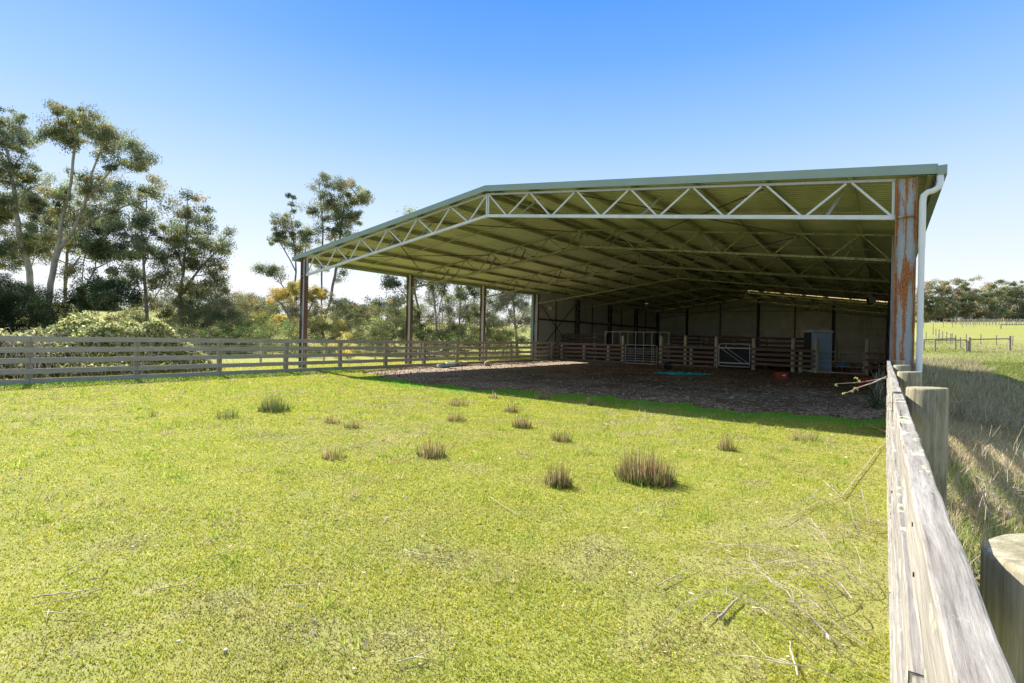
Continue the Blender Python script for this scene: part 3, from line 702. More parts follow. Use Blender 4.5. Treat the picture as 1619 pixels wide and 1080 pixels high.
# lights
def flood(label, x, y, z, tilt):
    e = empty('floodlight', label, 'light', (x, y, z)); T = Matrix.Translation((x, y, z)) @ Matrix.Rotation(rad(35), 4, 'Z') @ Matrix.Rotation(tilt, 4, 'X')
    b = MB(); b.boxm(T @ Matrix.Translation((0, 0, -.17)), .26, .14, .36); b.build('lamp_housing', M['black_plastic'], e, bevel=.02)
    b = MB(); P = []
    for w, yy in ((.1, -.07), (.17, -.17)):
        for a, c in ((-1, -1), (1, -1), (1, 1), (-1, 1)): P.append(T @ Vector((a*w, yy, .0+c*w)))
    b.quadbox(P); b.build('reflector', M['galv'], e)
    b = MB(); b.tube([(x, y, z+.15), (x, y, z+.5)], .02, 8); b.build('bracket', M['galv'], e)
flood('dark floodlight hanging under the roof trusses near the rusty front column', -.62, 31.3, 3.85, -.3)
e = empty('wall_light', 'small white lamp under the roof at the start of the X-braced wall', 'light', (-20.6, 32.4, 3.95))
b = MB(); b.tube([(-20.9, 32.4, 4.05), (-20.6, 32.4, 4.1), (-20.5, 32.4, 3.95), (-20.55, 32.4, 3.7)], .03, 8); b.build('lamp_arm', M['pvc'], e, smooth=True)
b = MB(); b.box(-20.5, -20.2, 32.3, 32.6, 3.78, 4.0); b.build('lamp_housing', M['galv'], e, bevel=.02)

# ------------------------------------------------------------------ trees and shrubs
GUM = [(.14, .17, .10), (.20, .23, .13), (.26, .28, .14), (.32, .32, .15), (.35, .33, .15)]
GUMW = [.25, .3, .22, .15, .08]
GREY = [(.17, .20, .12), (.25, .27, .18), (.34, .34, .23), (.44, .41, .28)]
DARK = [(.05, .07, .03), (.07, .105, .04), (.10, .135, .06)]
HEATH = [(.16, .20, .07), (.22, .25, .085), (.29, .31, .11), (.36, .36, .14)]
OLIVE = [(.14, .16, .07), (.20, .21, .10), (.26, .25, .12), (.32, .28, .14)]
YELL = [(.55, .43, .11), (.65, .54, .17), (.42, .35, .10), (.24, .24, .09)]
BRAM = [(.20, .23, .06), (.34, .36, .13), (.50, .50, .24), (.65, .62, .38)]
def clump_cloud(cents, radii, per, squash=.55, shell=.12):
    C = []; R = []
    for c, r in zip(cents, radii):
        n = int(per*(.6+.8*rng.random())); p = unit(rng.normal(0, 1, (n, 3)))*(shell+(1-shell)*rng.random((n, 1)))**.6*r
        p += rng.normal(0, r*.22, (n, 3)); p[:, 2] *= squash; C.append(p+np.array(c)); R.append(np.full(n, len(R)))
    return np.concatenate(C), np.concatenate(R)
def lobe_points(lobes, dens):
    """lobes: list of (centre, rx, rz); sample clump centres in ellipsoids, more toward the skin"""
    P = []
    for (c, rx, rz) in lobes:
        n = max(2, int(dens*rx*rx*rz))
        p = unit(rng.normal(0, 1, (n, 3)))*(.25+.75*rng.random((n, 1))**.6); p[:, 0] *= rx; p[:, 1] *= rx; p[:, 2] *= rz
        P.append(p+np.array(c))
    return np.concatenate(P)
def skeleton(trunks, ends, r_end, b, step=.9, sides=6, rmax=.4):
    nodes = []; par = []
    for tr in trunks:
        prev = None
        for p in tr:
            p = Vector(p)
            if prev is None:
                near = None
                if nodes: 
                    ds = [(nodes[i]-p).length for i in range(len(nodes))]; k = int(np.argmin(ds)); near = k if ds[k] < .8 else None
                if near is not None: prev = near; continue
                nodes.append(p); par.append(-1); prev = len(nodes)-1
            else:
                a = nodes[prev]; n = max(1, int((p-a).length/step))
                for i in range(1, n+1):
                    q = a.lerp(p, i/n)+Vector((jit(.06), jit(.06), 0))*(1 if i < n else .5)
                    nodes.append(q); par.append(prev); prev = len(nodes)-1
    ends = sorted(ends, key=lambda e: min((nodes[i]-Vector(e)).length for i in range(0, len(nodes), 2)))
    tips = []
    for e in ends:
        e = Vector(e); A = np.array([tuple(n) for n in nodes]); d = A-np.array(e)
        cost = np.linalg.norm(d, axis=1)+np.where(d[:, 2] > 0, d[:, 2]*1.5, 0)-.25*np.minimum(0, d[:, 2]+2)
        k = int(np.argmin(cost)); a = nodes[k]; L = (e-a).length; n = max(1, int(L/step)); prev = k
        for i in range(1, n+1):
            t = i/n; q = a.lerp(e, t)+Vector((jit(.1), jit(.1), jit(.08)-.10*L*math.sin(math.pi*t)*.5))
            nodes.append(q); par.append(prev); prev = len(nodes)-1
        tips.append(prev)
    w = [0]*len(nodes)
    for t in tips: w[t] += 1
    order = range(len(nodes)-1, -1, -1)
    for i in order:
        if par[i] >= 0: w[par[i]] += w[i]
    rr = [min(rmax, r_end*math.sqrt(max(1, x))) for x in w]
    kids = {}
    for i, p in enumerate(par):
        if p >= 0: kids.setdefault(p, []).append(i)
    done = set()
    for i in range(len(nodes)):
        if i in done: continue
        ch = [i] if par[i] < 0 else [par[i], i]
        done.add(i); cur = i
        while kids.get(cur):
            nx_ = max((k for k in kids[cur] if k not in done), key=lambda k: w[k], default=None)
            if nx_ is None: break
            ch.append(nx_); done.add(nx_); cur = nx_
        if len(ch) > 1:
            rs = [rr[c] for c in ch]
            if par[i] >= 0: rs[0] = min(rs[0], rs[1]*1.15)
            if par[i] < 0: rs[0] *= 1.35
            b.tube([nodes[c] for c in ch], rs, sides, False)
def tree(name, label, cat, d, trunks, lobes, pal, palw=None, dens=1.0, per=260, leaf=(.19, .065), cr=.68, bark='bark', group=None, r_end=.022, sq=.78, droop=.6, rmax=.32, jitd=1.0):
    tr = [[at(x, y, d) for x, y in t] for t in trunks]
    base = tr[0][0]; g0 = gz(base.x, base.y); tr[0].insert(0, Vector((base.x, base.y, g0-.2))) if base.z > g0 else None
    e = empty(name, label, cat, (base.x, base.y, g0), group)
    L = []
    for (x, y, rx, ry) in lobes:
        dd = d+jit(1.3*jitd); c = at(x, y, dd); L.append((tuple(c), rx*dd/797, ry*dd/797))
    ends = lobe_points([(c, rx*1.06, rz*1.06) for c, rx, rz in L], dens*8.2)
    per = per*.56
    b = MB(); skeleton(tr, [tuple(p) for p in ends[::3]], r_end, b, rmax=rmax); b.build('trunk', M[bark], e, smooth=True)
    rad_ = cr*(.45+.75*rng.random(len(ends)))
    C, idx = clump_cloud(ends, rad_, per, sq)
    cl = pick(pal, len(ends), .18, palw); col = np.clip(cl[idx]*(1+rng.normal(0, .22, (len(C), 1))), 0, 1)
    leaves('crown', C, leaf[0], leaf[1], col, M['leaf'], e, droop)
    return e
G1 = 'tall gum trees beyond the left fence'
tree('gum_tree', 'tall gum cut by the left edge of the picture', 'tree', 47, [[(52, 505), (47, 430), (30, 370), (22, 300), (12, 240)], [(47, 430), (60, 380), (75, 340)]],
     [(12, 205, 36, 28), (38, 235, 18, 20), (0, 270, 35, 25), (48, 275, 26, 22), (25, 320, 40, 26), (-15, 330, 35, 30), (60, 375, 36, 22), (15, 395, 42, 30), (-30, 240, 40, 40)], GUM, GUMW, .62, 330, group=G1, bark='bark_pale')
tree('gum_tree', 'tallest gum at left, thick pale trunk with a long limb reaching right', 'tree', 43, [[(72, 508), (80, 450), (92, 395), (112, 372), (126, 362)], [(126, 362), (140, 350), (165, 340), (200, 325), (232, 318)], [(92, 395), (97, 350), (112, 290), (118, 235), (122, 200)], [(112, 372), (135, 320), (150, 260), (165, 225)], [(135, 320), (175, 270), (195, 255)]],
     [(112, 187, 32, 18), (150, 200, 32, 22), (95, 225, 22, 18), (178, 222, 30, 20), (210, 248, 30, 22), (235, 270, 18, 22), (125, 215, 40, 26), (185, 262, 24, 16), (105, 320, 40, 28), (140, 290, 30, 18), (168, 310, 34, 22), (205, 305, 24, 18), (240, 300, 24, 18), (90, 375, 34, 18), (195, 340, 22, 14), (60, 320, 26, 20), (45, 365, 26, 16), (160, 345, 30, 16), (110, 425, 24, 14), (230, 345, 18, 12)], GUM, GUMW, .62, 340, group=G1, bark='bark_pale')
tree('gum_tree', 'slender grey-stemmed gum rising between the two biggest gums at left', 'tree', 50, [[(103, 520), (103, 450), (106, 400), (118, 370), (150, 330)], [(103, 450), (112, 425), (128, 405)]],
     [(110, 350, 30, 20), (150, 350, 30, 22), (60, 400, 26, 18), (135, 385, 30, 18), (160, 400, 26, 18), (75, 345, 25, 20)], GUM, GUMW, .62, 300, group=G1, bark='bark')
tree('gum_tree', 'dark double-stemmed gum with low drooping foliage over the brambles', 'tree', 41, [[(127, 520), (128, 470), (132, 420), (140, 370), (160, 320)], [(128, 470), (150, 425), (190, 405)]],
     [(150, 462, 36, 20), (185, 470, 34, 20), (130, 480, 18, 14), (160, 440, 24, 14), (170, 395, 30, 20), (145, 375, 22, 18)], DARK+GUM[:2], None, .9, 330, group=G1, bark='bark')
tree('gum_tree', 'gum with a red-brown trunk base left of the yellow-tipped gum', 'tree', 42, [[(234, 530), (232, 490), (228, 440), (226, 400), (222, 350), (218, 320)], [(228, 440), (205, 430), (170, 420)], [(232, 490), (255, 455), (268, 420)]],
     [(205, 365, 28, 22), (238, 350, 22, 20), (222, 395, 34, 22), (190, 415, 26, 18), (245, 430, 22, 18), (210, 440, 30, 16), (236, 470, 24, 14), (200, 480, 22, 12), (222, 330, 18, 14)], GUM, [.4, .3, .2, .07, .03], .75, 320, group=G1, bark='bark')
tree('gum_tree', 'yellow-tipped gum at the right end of the left tree group', 'tree', 44, [[(285, 520), (284, 470), (290, 430), (295, 380), (298, 330)], [(290, 430), (272, 380), (270, 350)], [(284, 470), (320, 420), (345, 395)], [(320, 420), (330, 370)]],
     [(300, 315, 18, 12), (285, 335, 22, 16), (318, 345, 24, 20), (270, 365, 24, 20), (300, 375, 32, 22), (340, 380, 24, 18), (352, 400, 16, 18), (285, 480, 26, 16), (315, 490, 28, 14), (350, 450, 18, 14), (280, 410, 28, 22), (325, 415, 28, 20), (345, 430, 20, 14), (265, 440, 20, 16), (300, 455, 30, 18), (330, 462, 24, 14), (362, 372, 8, 10)], GUM+[(.24, .21, .07)], [.22, .25, .2, .13, .08, .12], .8, 300, group=G1)
G2 = 'gum trees beyond the shed front corner'
tree('gum_tree', 'airy gum left of the shed front corner, thin top tuft and a side branch', 'tree', 50, [[(470, 545), (466, 480), (468, 430), (464, 380), (460, 340), (464, 310)], [(470, 480), (445, 450), (425, 430)], [(468, 430), (450, 395), (435, 370)], [(466, 480), (480, 420), (485, 385)]],
     [(465, 308, 9, 10), (470, 325, 9, 10), (462, 338, 11, 8), (445, 350, 22, 9), (440, 372, 18, 12), (470, 365, 20, 12), (452, 385, 22, 10), (488, 375, 16, 14), (480, 395, 18, 12), (422, 428, 24, 11), (437, 437, 12, 7)], GUM, GUMW, 1.1, 300, (.19, .06), .6, group=G2, jitd=.6)
tree('gum_tree', 'tall twin-trunk gum rising behind the shed front left corner', 'tree', 50, [[(512, 550), (508, 500), (509, 440), (510, 380), (508, 330), (504, 290)], [(515, 520), (524, 470), (532, 420), (538, 370), (545, 320)], [(532, 420), (550, 400), (560, 390)]],
     [(508, 280, 15, 9), (494, 291, 10, 6), (512, 300, 14, 9), (545, 292, 22, 10), (558, 308, 24, 14), (578, 318, 13, 8), (530, 318, 24, 16), (505, 335, 18, 14), (540, 345, 28, 16), (562, 345, 14, 12), (518, 365, 22, 12), (550, 370, 18, 12), (535, 395, 24, 10), (552, 400, 12, 8), (508, 425, 14, 10), (540, 428, 12, 8), (535, 440, 10, 6)], GUM, GUMW, 1.1, 300, (.19, .06), .62, group=G2, bark='bark', jitd=.6)
G3 = 'gum trees behind the open side of the shed'
tree('gum_tree', 'dark leafy gum seen past the second shed post', 'tree', 45, [[(668, 560), (662, 500), (655, 450), (650, 400), (645, 350)], [(662, 500), (640, 465), (615, 440)]],
     [(648, 338, 14, 9), (628, 352, 14, 8), (660, 370, 20, 20), (640, 395, 24, 20), (610, 438, 15, 8), (628, 446, 20, 12), (650, 450, 18, 16), (640, 470, 18, 12), (652, 500, 18, 18), (657, 525, 14, 18)], GUM[:3]+DARK[2:], None, .95, 300, group=G3)
tree('gum_tree', 'multi-stemmed gum between the second and third shed posts, the left of two', 'tree', 45, [[(694, 560), (690, 510), (686, 470), (680, 430), (676, 380)], [(690, 510), (702, 460), (710, 410)]],
     [(675, 435, 22, 16), (700, 445, 22, 16), (690, 415, 25, 20), (712, 462, 16, 12), (680, 465, 14, 12), (690, 380, 25, 20)], GUM, GUMW, .8, 300, group=G3, bark='bark_pale')
tree('gum_tree', 'gum with two straight pale trunks between the second and third shed posts', 'tree', 46, [[(702, 565), (700, 520), (698, 470), (701, 420), (704, 380)], [(702, 560), (727, 520), (728, 470), (730, 420), (728, 380)], [(700, 520), (715, 502), (727, 495)]],
     [(735, 440, 22, 16), (752, 455, 20, 16), (725, 465, 18, 12), (748, 425, 22, 14), (715, 425, 22, 14), (740, 400, 25, 18)], GUM, GUMW, .8, 300, group=G3, bark='bark_pale')
tree('silver_wattle', 'pale grey-leaved tree filling the gap before the clad shed wall', 'tree', 43, [[(818, 565), (816, 520), (812, 480)], [(816, 520), (832, 490)], [(816, 520), (800, 480)]],
     [(800, 462, 24, 14), (822, 470, 22, 20), (790, 480, 18, 14), (838, 500, 16, 24), (815, 500, 24, 16), (842, 535, 12, 16), (800, 440, 26, 14), (825, 445, 18, 10)], GREY, None, 1.1, 330, (.14, .05), .55, group=G3)
def shrub(name, label, d, lobes, pal, w=None, dens=2.2, per=300, leaf=(.10, .035), cr=.42, cat='shrub', group='shrubs beyond the left fence', drop=.1, sq=.75):
    x, y, rx, ry = lobes[0]; c = at(x, y, d); g0 = gz(c.x, c.y)
    e = empty(name, label, cat, (c.x, c.y, g0), group)
    L = []
    for (x, y, rx, ry) in lobes:
        dd = d+jit(.8); p = at(x, y, dd); rz = ry*dd/797
        if p.z-rz > g0+.35: rz = (p.z+rz-g0)/2; p.z = g0+rz
        L.append((tuple(p), rx*dd/797, rz))
    ends = lobe_points(L, dens*3.4); ends = ends[ends[:, 2] > g0+.1]; per = per*.62
    if len(ends) < 3: ends = np.array([[c.x, c.y, g0+.5]]*3)
    b = MB(); st = [[Vector((c.x+jit(.3), c.y+jit(.3), g0-.1)), Vector((c.x+jit(.5), c.y+jit(.5), g0+.7))]]
    skeleton(st, [tuple(p) for p in ends[::2]], .012, b, sides=5, rmax=.12); b.build('stem', M['bark'], e, smooth=True)
    C, idx = clump_cloud(ends, cr*(.6+.8*rng.random(len(ends))), per, sq)
    C = C[(C[:, 2] > g0)] if True else C; idx = idx[:len(C)]
    cl = pick(pal, len(ends), .2, w); col = np.clip(cl[idx]*(1+rng.normal(0, .22, (len(C), 1))), 0, 1)
    leaves('foliage', C, leaf[0], leaf[1], col, M['leaf'], e, drop)
    return e
shrub('evergreen_shrub', 'big almost black-green bush at the left edge behind the brambles', 37, [(30, 500, 50, 50), (70, 485, 36, 40), (-20, 470, 45, 55), (92, 500, 22, 30), (10, 445, 30, 30)], DARK, None, 2.0, 380, (.12, .04), .5)
shrub('heath_shrub', 'low rounded olive heath bush right of the brambles, nearest the fence', 33, [(322, 535, 40, 20), (350, 545, 30, 18), (295, 545, 28, 18)], HEATH)
shrub('heath_shrub', 'low rounded olive heath bush midway between brambles and yellow bushes', 33, [(395, 537, 36, 20), (370, 548, 26, 16), (425, 545, 30, 18)], HEATH)
shrub('heath_shrub', 'green rounded bush directly left of the first shed post', 34, [(455, 525, 30, 26), (435, 535, 26, 24), (490, 530, 26, 24)], HEATH[:3]+DARK[2:])
shrub('olive_shrub', 'dark twiggy olive bush under the yellow-tipped gum', 40, [(335, 505, 40, 28), (365, 500, 36, 26), (300, 500, 30, 26), (330, 480, 36, 20)], OLIVE[:3]+DARK[1:], None, 1.8)
shrub('wattle_shrub', 'brown-gold flushed bush right of the yellow-tipped gum', 43, [(385, 475, 24, 22), (405, 492, 24, 22), (370, 468, 20, 14), (350, 455, 24, 18)], OLIVE+YELL[2:3], None, 2.0)
shrub('wattle_shrub', 'bright lime-green bush left of the golden wattle dome', 41, [(425, 500, 18, 22), (412, 515, 18, 18), (432, 488, 14, 12)], [(.16, .2, .04), (.22, .26, .05)]+HEATH[:2])
shrub('golden_wattle', 'largest golden wattle dome behind the first shed post', 43, [(450, 463, 24, 15), (480, 458, 28, 15), (505, 466, 18, 14), (440, 478, 18, 12), (495, 478, 20, 10)], YELL, [.35, .3, .2, .15], 2.6, 360, (.11, .04), .42, 'shrub', None) if 0 else None
tree('golden_wattle', 'largest golden wattle dome with dark stems behind the first shed post', 'tree', 42, [[(478, 545), (476, 510), (470, 485)], [(476, 520), (455, 495), (445, 480)], [(476, 510), (495, 480)]], [(447, 464, 20, 11), (478, 458, 24, 12), (505, 464, 18, 11), (432, 474, 12, 9), (462, 452, 14, 7), (490, 470, 20, 8), (455, 474, 16, 7)], YELL, [.4, .3, .2, .1], 3.2, 380, (.11, .04), .4, group='golden wattles')
tree('golden_wattle', 'low golden wattle beneath the largest wattle dome', 'tree', 40, [[(462, 550), (460, 520)]], [(450, 512, 20, 12), (470, 522, 18, 10), (438, 505, 12, 8)], YELL, [.4, .35, .15, .1], 3.2, 380, (.11, .04), .38, group='golden wattles')
tree('golden_wattle', 'golden wattle with an arching bare branch right of the first shed post', 'tree', 40, [[(520, 555), (512, 530), (500, 520)]], [(520, 508, 18, 8), (508, 516, 12, 7), (532, 520, 16, 9)], YELL, [.2, .25, .3, .25], 3.2, 320, (.11, .04), .38, group='golden wattles')
tree('golden_wattle', 'small pale yellow wattle low against the fence rails', 'tree', 33, [[(550, 575), (548, 550)]], [(548, 532, 10, 9), (540, 545, 18, 9), (560, 552, 18, 9), (545, 562, 20, 8)], YELL[:2]+[(.42, .37, .14)], None, 5, 300, (.09, .03), .28, group='golden wattles', r_end=.012)
shrub('heath_shrub', 'broad mid-green bush right of the first shed post', 39, [(620, 512, 34, 30), (600, 528, 30, 24), (645, 525, 28, 26), (580, 535, 22, 18)], HEATH, None, 2.0, 330)
shrub('heath_shrub', 'green bush beside the small pale wattle', 38, [(525, 535, 24, 20), (505, 545, 20, 18), (555, 520, 14, 12)], HEATH[:3], None, 2.0)
shrub('heath_shrub', 'dusky green bush between the second and third shed posts, left one', 38, [(690, 530, 30, 26), (672, 540, 22, 22), (705, 540, 22, 22)], HEATH[:2]+DARK[2:], None, 2.0, 330)
shrub('heath_shrub', 'dusky green bush between the second and third shed posts, right one', 39, [(735, 528, 26, 26), (755, 538, 22, 22), (720, 542, 18, 18)], HEATH[:2]+OLIVE[:2], None, 2.0, 330)
shrub('heath_shrub', 'bright green bush right of the third shed post', 39, [(795, 528, 24, 26), (780, 540, 20, 20), (815, 540, 20, 22), (800, 505, 16, 14)], HEATH, None, 2.0, 330)
shrub('olive_shrub', 'olive scrub with pale dead limbs behind the pale grey tree', 46, [(770, 500, 26, 40), (745, 500, 26, 36), (715, 500, 24, 34)], OLIVE+GREY[:1], None, 1.1, 300, (.13, .045), .5)
shrub('olive_shrub', 'dense grey-green scrub under the middle of the left gums', 46, [(255, 490, 34, 34), (285, 495, 30, 34), (225, 500, 26, 30), (310, 478, 30, 34), (350, 470, 30, 30)], OLIVE, None, 1.4, 330, (.13, .045), .5)
shrub('olive_shrub', 'dense scrub belt behind the wattle dome and first shed post', 47, [(400, 490, 34, 30), (440, 495, 34, 30), (480, 495, 34, 30), (520, 492, 30, 30), (370, 480, 30, 30)], OLIVE, None, 1.4, 330, (.13, .045), .5)
shrub('olive_shrub', 'grey-green scrub belt closing the gap below the far skyline trees', 50, [(550, 503, 32, 26), (585, 505, 32, 24), (620, 500, 32, 26), (655, 495, 30, 34)], OLIVE+HEATH[:2], None, 1.4, 330, (.13, .045), .5)
shrub('olive_shrub', 'tall scrub between the second shed post and the pale grey tree', 50, [(690, 485, 28, 44), (725, 482, 28, 46), (760, 480, 28, 46), (795, 475, 26, 46), (835, 485, 24, 44), (675, 465, 20, 24), (742, 450, 22, 24), (780, 450, 20, 24)], OLIVE+GREY[:2], None, 1.2, 330, (.13, .045), .55)
shrub('olive_shrub', 'long grey-green scrub belt behind the bramble bank at far left', 44, [(120, 508, 34, 24), (160, 514, 30, 16), (210, 505, 30, 24), (90, 500, 30, 30), (60, 500, 34, 34)], OLIVE+HEATH[:2], None, 1.2, 330, (.13, .045), .5)
shrub('heath_shrub', 'light olive rounded bush row low behind the third fence post', 36, [(265, 530, 34, 18), (230, 533, 30, 16), (300, 528, 34, 18)], HEATH, None, 2.0, 330)
shrub('heath_shrub', 'light olive rounded bush row right behind the fourth and fifth fence posts', 37, [(350, 522, 34, 20), (390, 518, 34, 22), (430, 515, 30, 22)], HEATH, None, 2.0, 330)
shrub('heath_shrub', 'pale green bush row low behind the fence near the pale grey tree', 36, [(665, 548, 34, 16), (710, 548, 34, 16), (755, 547, 34, 16), (800, 546, 30, 18)], HEATH, None, 2.0, 330)
shrub('olive_shrub', 'leafy bush filling behind the pale wattle and the first shed post', 42, [(480, 520, 30, 26), (515, 525, 30, 24), (550, 528, 30, 22), (585, 520, 26, 22)], OLIVE+HEATH[:2], None, 1.8, 330)
# bramble bank behind the left fence
def bramble(label, x0, x1, y0, y1, h, nleaf, ncane, seed):
    e = empty('bramble_thicket', label, 'bramble', ((x0+x1)/2, (y0+y1)/2, 0), 'bramble banks behind the left fence')
    n = nleaf; X = rng.uniform(x0, x1, n); Y = rng.uniform(y0, y1, n)
    ex = np.minimum(1, np.minimum((x1-X)/.9, (X-x0)/.9)); ey = np.minimum(1, np.minimum((y1-Y)/2.2, (Y-y0)/2.0)+.0)
    top = h*np.sqrt(np.clip(ex*ey, 0, 1))*(.82+.13*np.sin(X*2.3+Y*1.1)+.1*np.sin(Y*3.3+seed))
    dep = rng.random(n)**2.2; Z = top*(1-dep*.45)+.03
    C = np.stack([X, Y, Z], -1); C += rng.normal(0, .05, C.shape)
    col = pick(BRAM, n, .2, [.3, .3, .25, .15]); leaves('foliage', C, .12, .085, col, M['leaf'], e, -.1, .35)
    b = MB()
    for k in range(ncane):
        x, y = rnd.uniform(x0+.3, x1+.35), rnd.uniform(y0, y1); a = rnd.uniform(-.9, .9); P = []; L = rnd.uniform(.6, 1.7); hh = rnd.uniform(.3, min(1.6, h))
        for i in range(9): t = i/8; P.append((x+L*t*math.cos(a), y+L*t*math.sin(a), max(.02, hh*math.sin(math.pi*(.12+.85*t)))))
        b.tube(P, [.008*(1-.5*i/8) for i in range(9)], 4, False)
    b.build('dead_cane', M['cane'], e)
bramble('long sunlit bramble bank behind the left fence, nearest the left edge', -26.5, -21.2, -6, 4.5, 2.15, 60000, 330, 0)
bramble('smaller bramble bank with dead brown canes behind the second fence post', -25.8, -21.0, 3.0, 9.2, 2.0, 36000, 260, 2)
# far hill trees on the left
FAR = [(.10, .125, .075), (.13, .15, .09), (.16, .17, .11)]
kinds = ['bushy', 'rounded', 'flat-topped', 'ragged']
spots = [(352, 488, 26, 14), (385, 478, 20, 12), (415, 482, 18, 12), (548, 480, 22, 14), (572, 490, 18, 12), (592, 478, 16, 10), (612, 484, 16, 10), (630, 476, 15, 10), (560, 500, 20, 12), (588, 502, 18, 12), (-20, 470, 60, 30), (150, 478, 30, 20)]
names = ['far tree at the skyline just right of the yellow-tipped gum', 'far tree at the skyline left of the golden wattle dome', 'far tree low behind the lime-green bush', 'far tree at the skyline right of the first shed post', 'far pale tree at the skyline, second right of the first shed post', 'far dark tree in the middle of the skyline gap under the roof', 'far dark tree in the skyline gap, next right of the middle one', 'far dark tree at the right end of the skyline gap', 'far grey-green tree below the skyline right of the twin-trunk gum', 'far grey-green tree below the middle of the skyline gap', 'far dark tree mass behind the left edge bush', 'far tree glimpsed between the trunks of the left gums']
for (x, y, rx, ry), nm in zip(spots, names):
    tree('distant_tree', nm, 'tree', 150+jit(10), [[(x, y+34), (x, y+8)]], [(x, y, rx, ry*.7), (x-rx*.4, y+6, rx*.6, ry*.6), (x+rx*.4, y+5, rx*.6, ry*.6), (x, y+14, rx*1.1, ry)], FAR, None, .045, 330, (.5, .2), 1.7, group='far trees on the left skyline', r_end=.06, jitd=2)
# woods on the right
WG = [(.28, .29, .16), (.34, .34, .18), (.40, .36, .22), (.22, .25, .13)]
wl = ['behind the white downpipe', 'second from the downpipe', 'third from the downpipe, slightly yellow', 'fourth from the downpipe', 'with the flat tuft standing above the rest', 'just right of the tall tuft', 'left of the dip in the wood', 'in the dip of the wood', 'right of the dip', 'third from the right edge', 'second from the right edge', 'cut by the right edge']
for k in range(12):
    x = 1450+k*15.5; top = (452, 447, 444, 443, 440, 443, 455, 448, 443, 445, 443, 445)[k]; d = 168+jit(5)
    tr = [[(x, 520), (x+jit(4), 495), (x+jit(8), top+14)], [(x, 505), (x+jit(10), 480), (x+jit(10), top+22)]]
    lo = [(x+jit(3), top+5, 9, 5), (x-7, top+14, 9, 6), (x+7, top+16, 9, 6), (x, top+26, 12, 9), (x-5, top+38, 12, 8), (x+6, top+44, 12, 8), (x-2, top+54, 12, 8)]
    if k == 4: lo.append((1545, 441, 8, 3)); tr.append([(x, 480), (1540, 448)])
    tree('gum_tree', 'pale-stemmed gum in the far right wood, '+wl[k], 'tree', d, tr, lo, WG, None, .09, 300, (.5, .17), 1.35, 'bark_pale', 'gum trees of the far right wood', .065, .7)
for k in range(12):
    x = 1456+k*15.5
    tree('understorey_tree', 'low scrubby tree in the far right wood, '+wl[k].replace('with the flat tuft standing above the rest', 'under the flat tuft'), 'tree', 172+jit(3), [[(x, 518), (x, 500)]], [(x, 504, 11, 8), (x+6, 495, 9, 7)], WG[2:]+[(.2, .15, .11)], None, .11, 240, (.45, .15), 1.2, 'bark_pale', 'undergrowth trees of the far right wood', .05)

# ------------------------------------------------------------------ far fences on the right, vineyard, wire fence on the left
def post_line(name, label, cat, pts, h, r, mat, wires=(), group=None, wr=.006, rail=None):
    e = empty(name, label, cat, (pts[0][0], pts[0][1], gz(*pts[0])), group)
    for (x, y) in pts:
        z = gz(x, y); b = MB(); b.tube([(x, y, z-.1), (x+jit(.03), y+jit(.03), z+h*rnd.uniform(.95, 1.05))], r, 7); b.build('post', mat, e)
    for wz in wires:
        b = MB(); b.tube([(x, y, gz(x, y)+wz) for x, y in pts], wr, 4, False); b.build('wire', M['galv'], e)
    if rail:
        b = MB(); b.bar((pts[0][0], pts[0][1], gz(*pts[0])+rail), (pts[-1][0], pts[-1][1], gz(*pts[-1])+rail), .12, .14); b.build('rail', mat, e)
post_line('wire_fence', 'low post and wire fence beyond the left timber fence', 'fence', [(-24.2, y) for y in np.arange(9, 46, 3.4)], 1.05, .06, M['post_pale'], (.35, .65, .95))
post_line('yard_rail', 'timber strainer frame left in the far right paddock', 'fence', [(3.9, 79.5), (6.9, 80.5)], 1.4, .09, M['post_grey'], rail=1.35)
post_line('yard_rail', 'front left timber frame of the far right paddock yard', 'fence', [(4.8, 77.0), (7.6, 77.6)], 1.4, .1, M['post_grey'], rail=1.35)
post_line('yard_rail', 'widest timber frame of the far right paddock yard', 'fence', [(7.9, 78), (11.6, 80.5)], 1.65, .13, M['post_grey'], rail=1.4)
post_line('wire_fence', 'far post and wire fence running behind the paddock yard frames', 'fence', [(3.5+k*1.35, 96-k*1.1) for k in range(12)], 1.4, .06, M['post_grey'], (.5, 1.0))
post_line('wire_fence', 'post and wire fence running away from the paddock yard frames', 'fence', [(7.6-k*.12, 78+k*4.2) for k in range(9)], 1.4, .07, M['post_grey'], (.5, 1.0))
post_line('wire_fence', 'post and wire fence running right out of the picture from the widest frame', 'fence', [(11.6+k*2.6, 80.5+k*.4) for k in range(6)], 1.3, .05, M['galv'], (.3, .6, .9, 1.2))
post_line('yard_rail', 'small timber frame at the foot of the vineyard rows', 'fence', [(17.2, 128), (22.2, 128.5)], 1.5, .11, M['post_grey'], rail=1.4)
rows = ['nearest', 'second nearest', 'third nearest', 'fourth nearest', 'fifth nearest', 'farthest']
for k in range(6):
    y = 139+k*4.5
    post_line('vineyard_trellis', rows[k]+' row of vineyard posts before the far right wood', 'trellis', [(13.5-k*.4+j*1.45+jit(.1), y-j*.15) for j in range(20)], 1.75, .055, M['post_grey'], (1.0, 1.6), 'vineyard rows below the far wood', .012)
post_line('vineyard_trellis', 'row of pale posts at the far left of the right paddock', 'trellis', [(5.0+j*1.5, 134+jit(.5)) for j in range(7)], 1.8, .05, M['post_grey'], (1.6,))

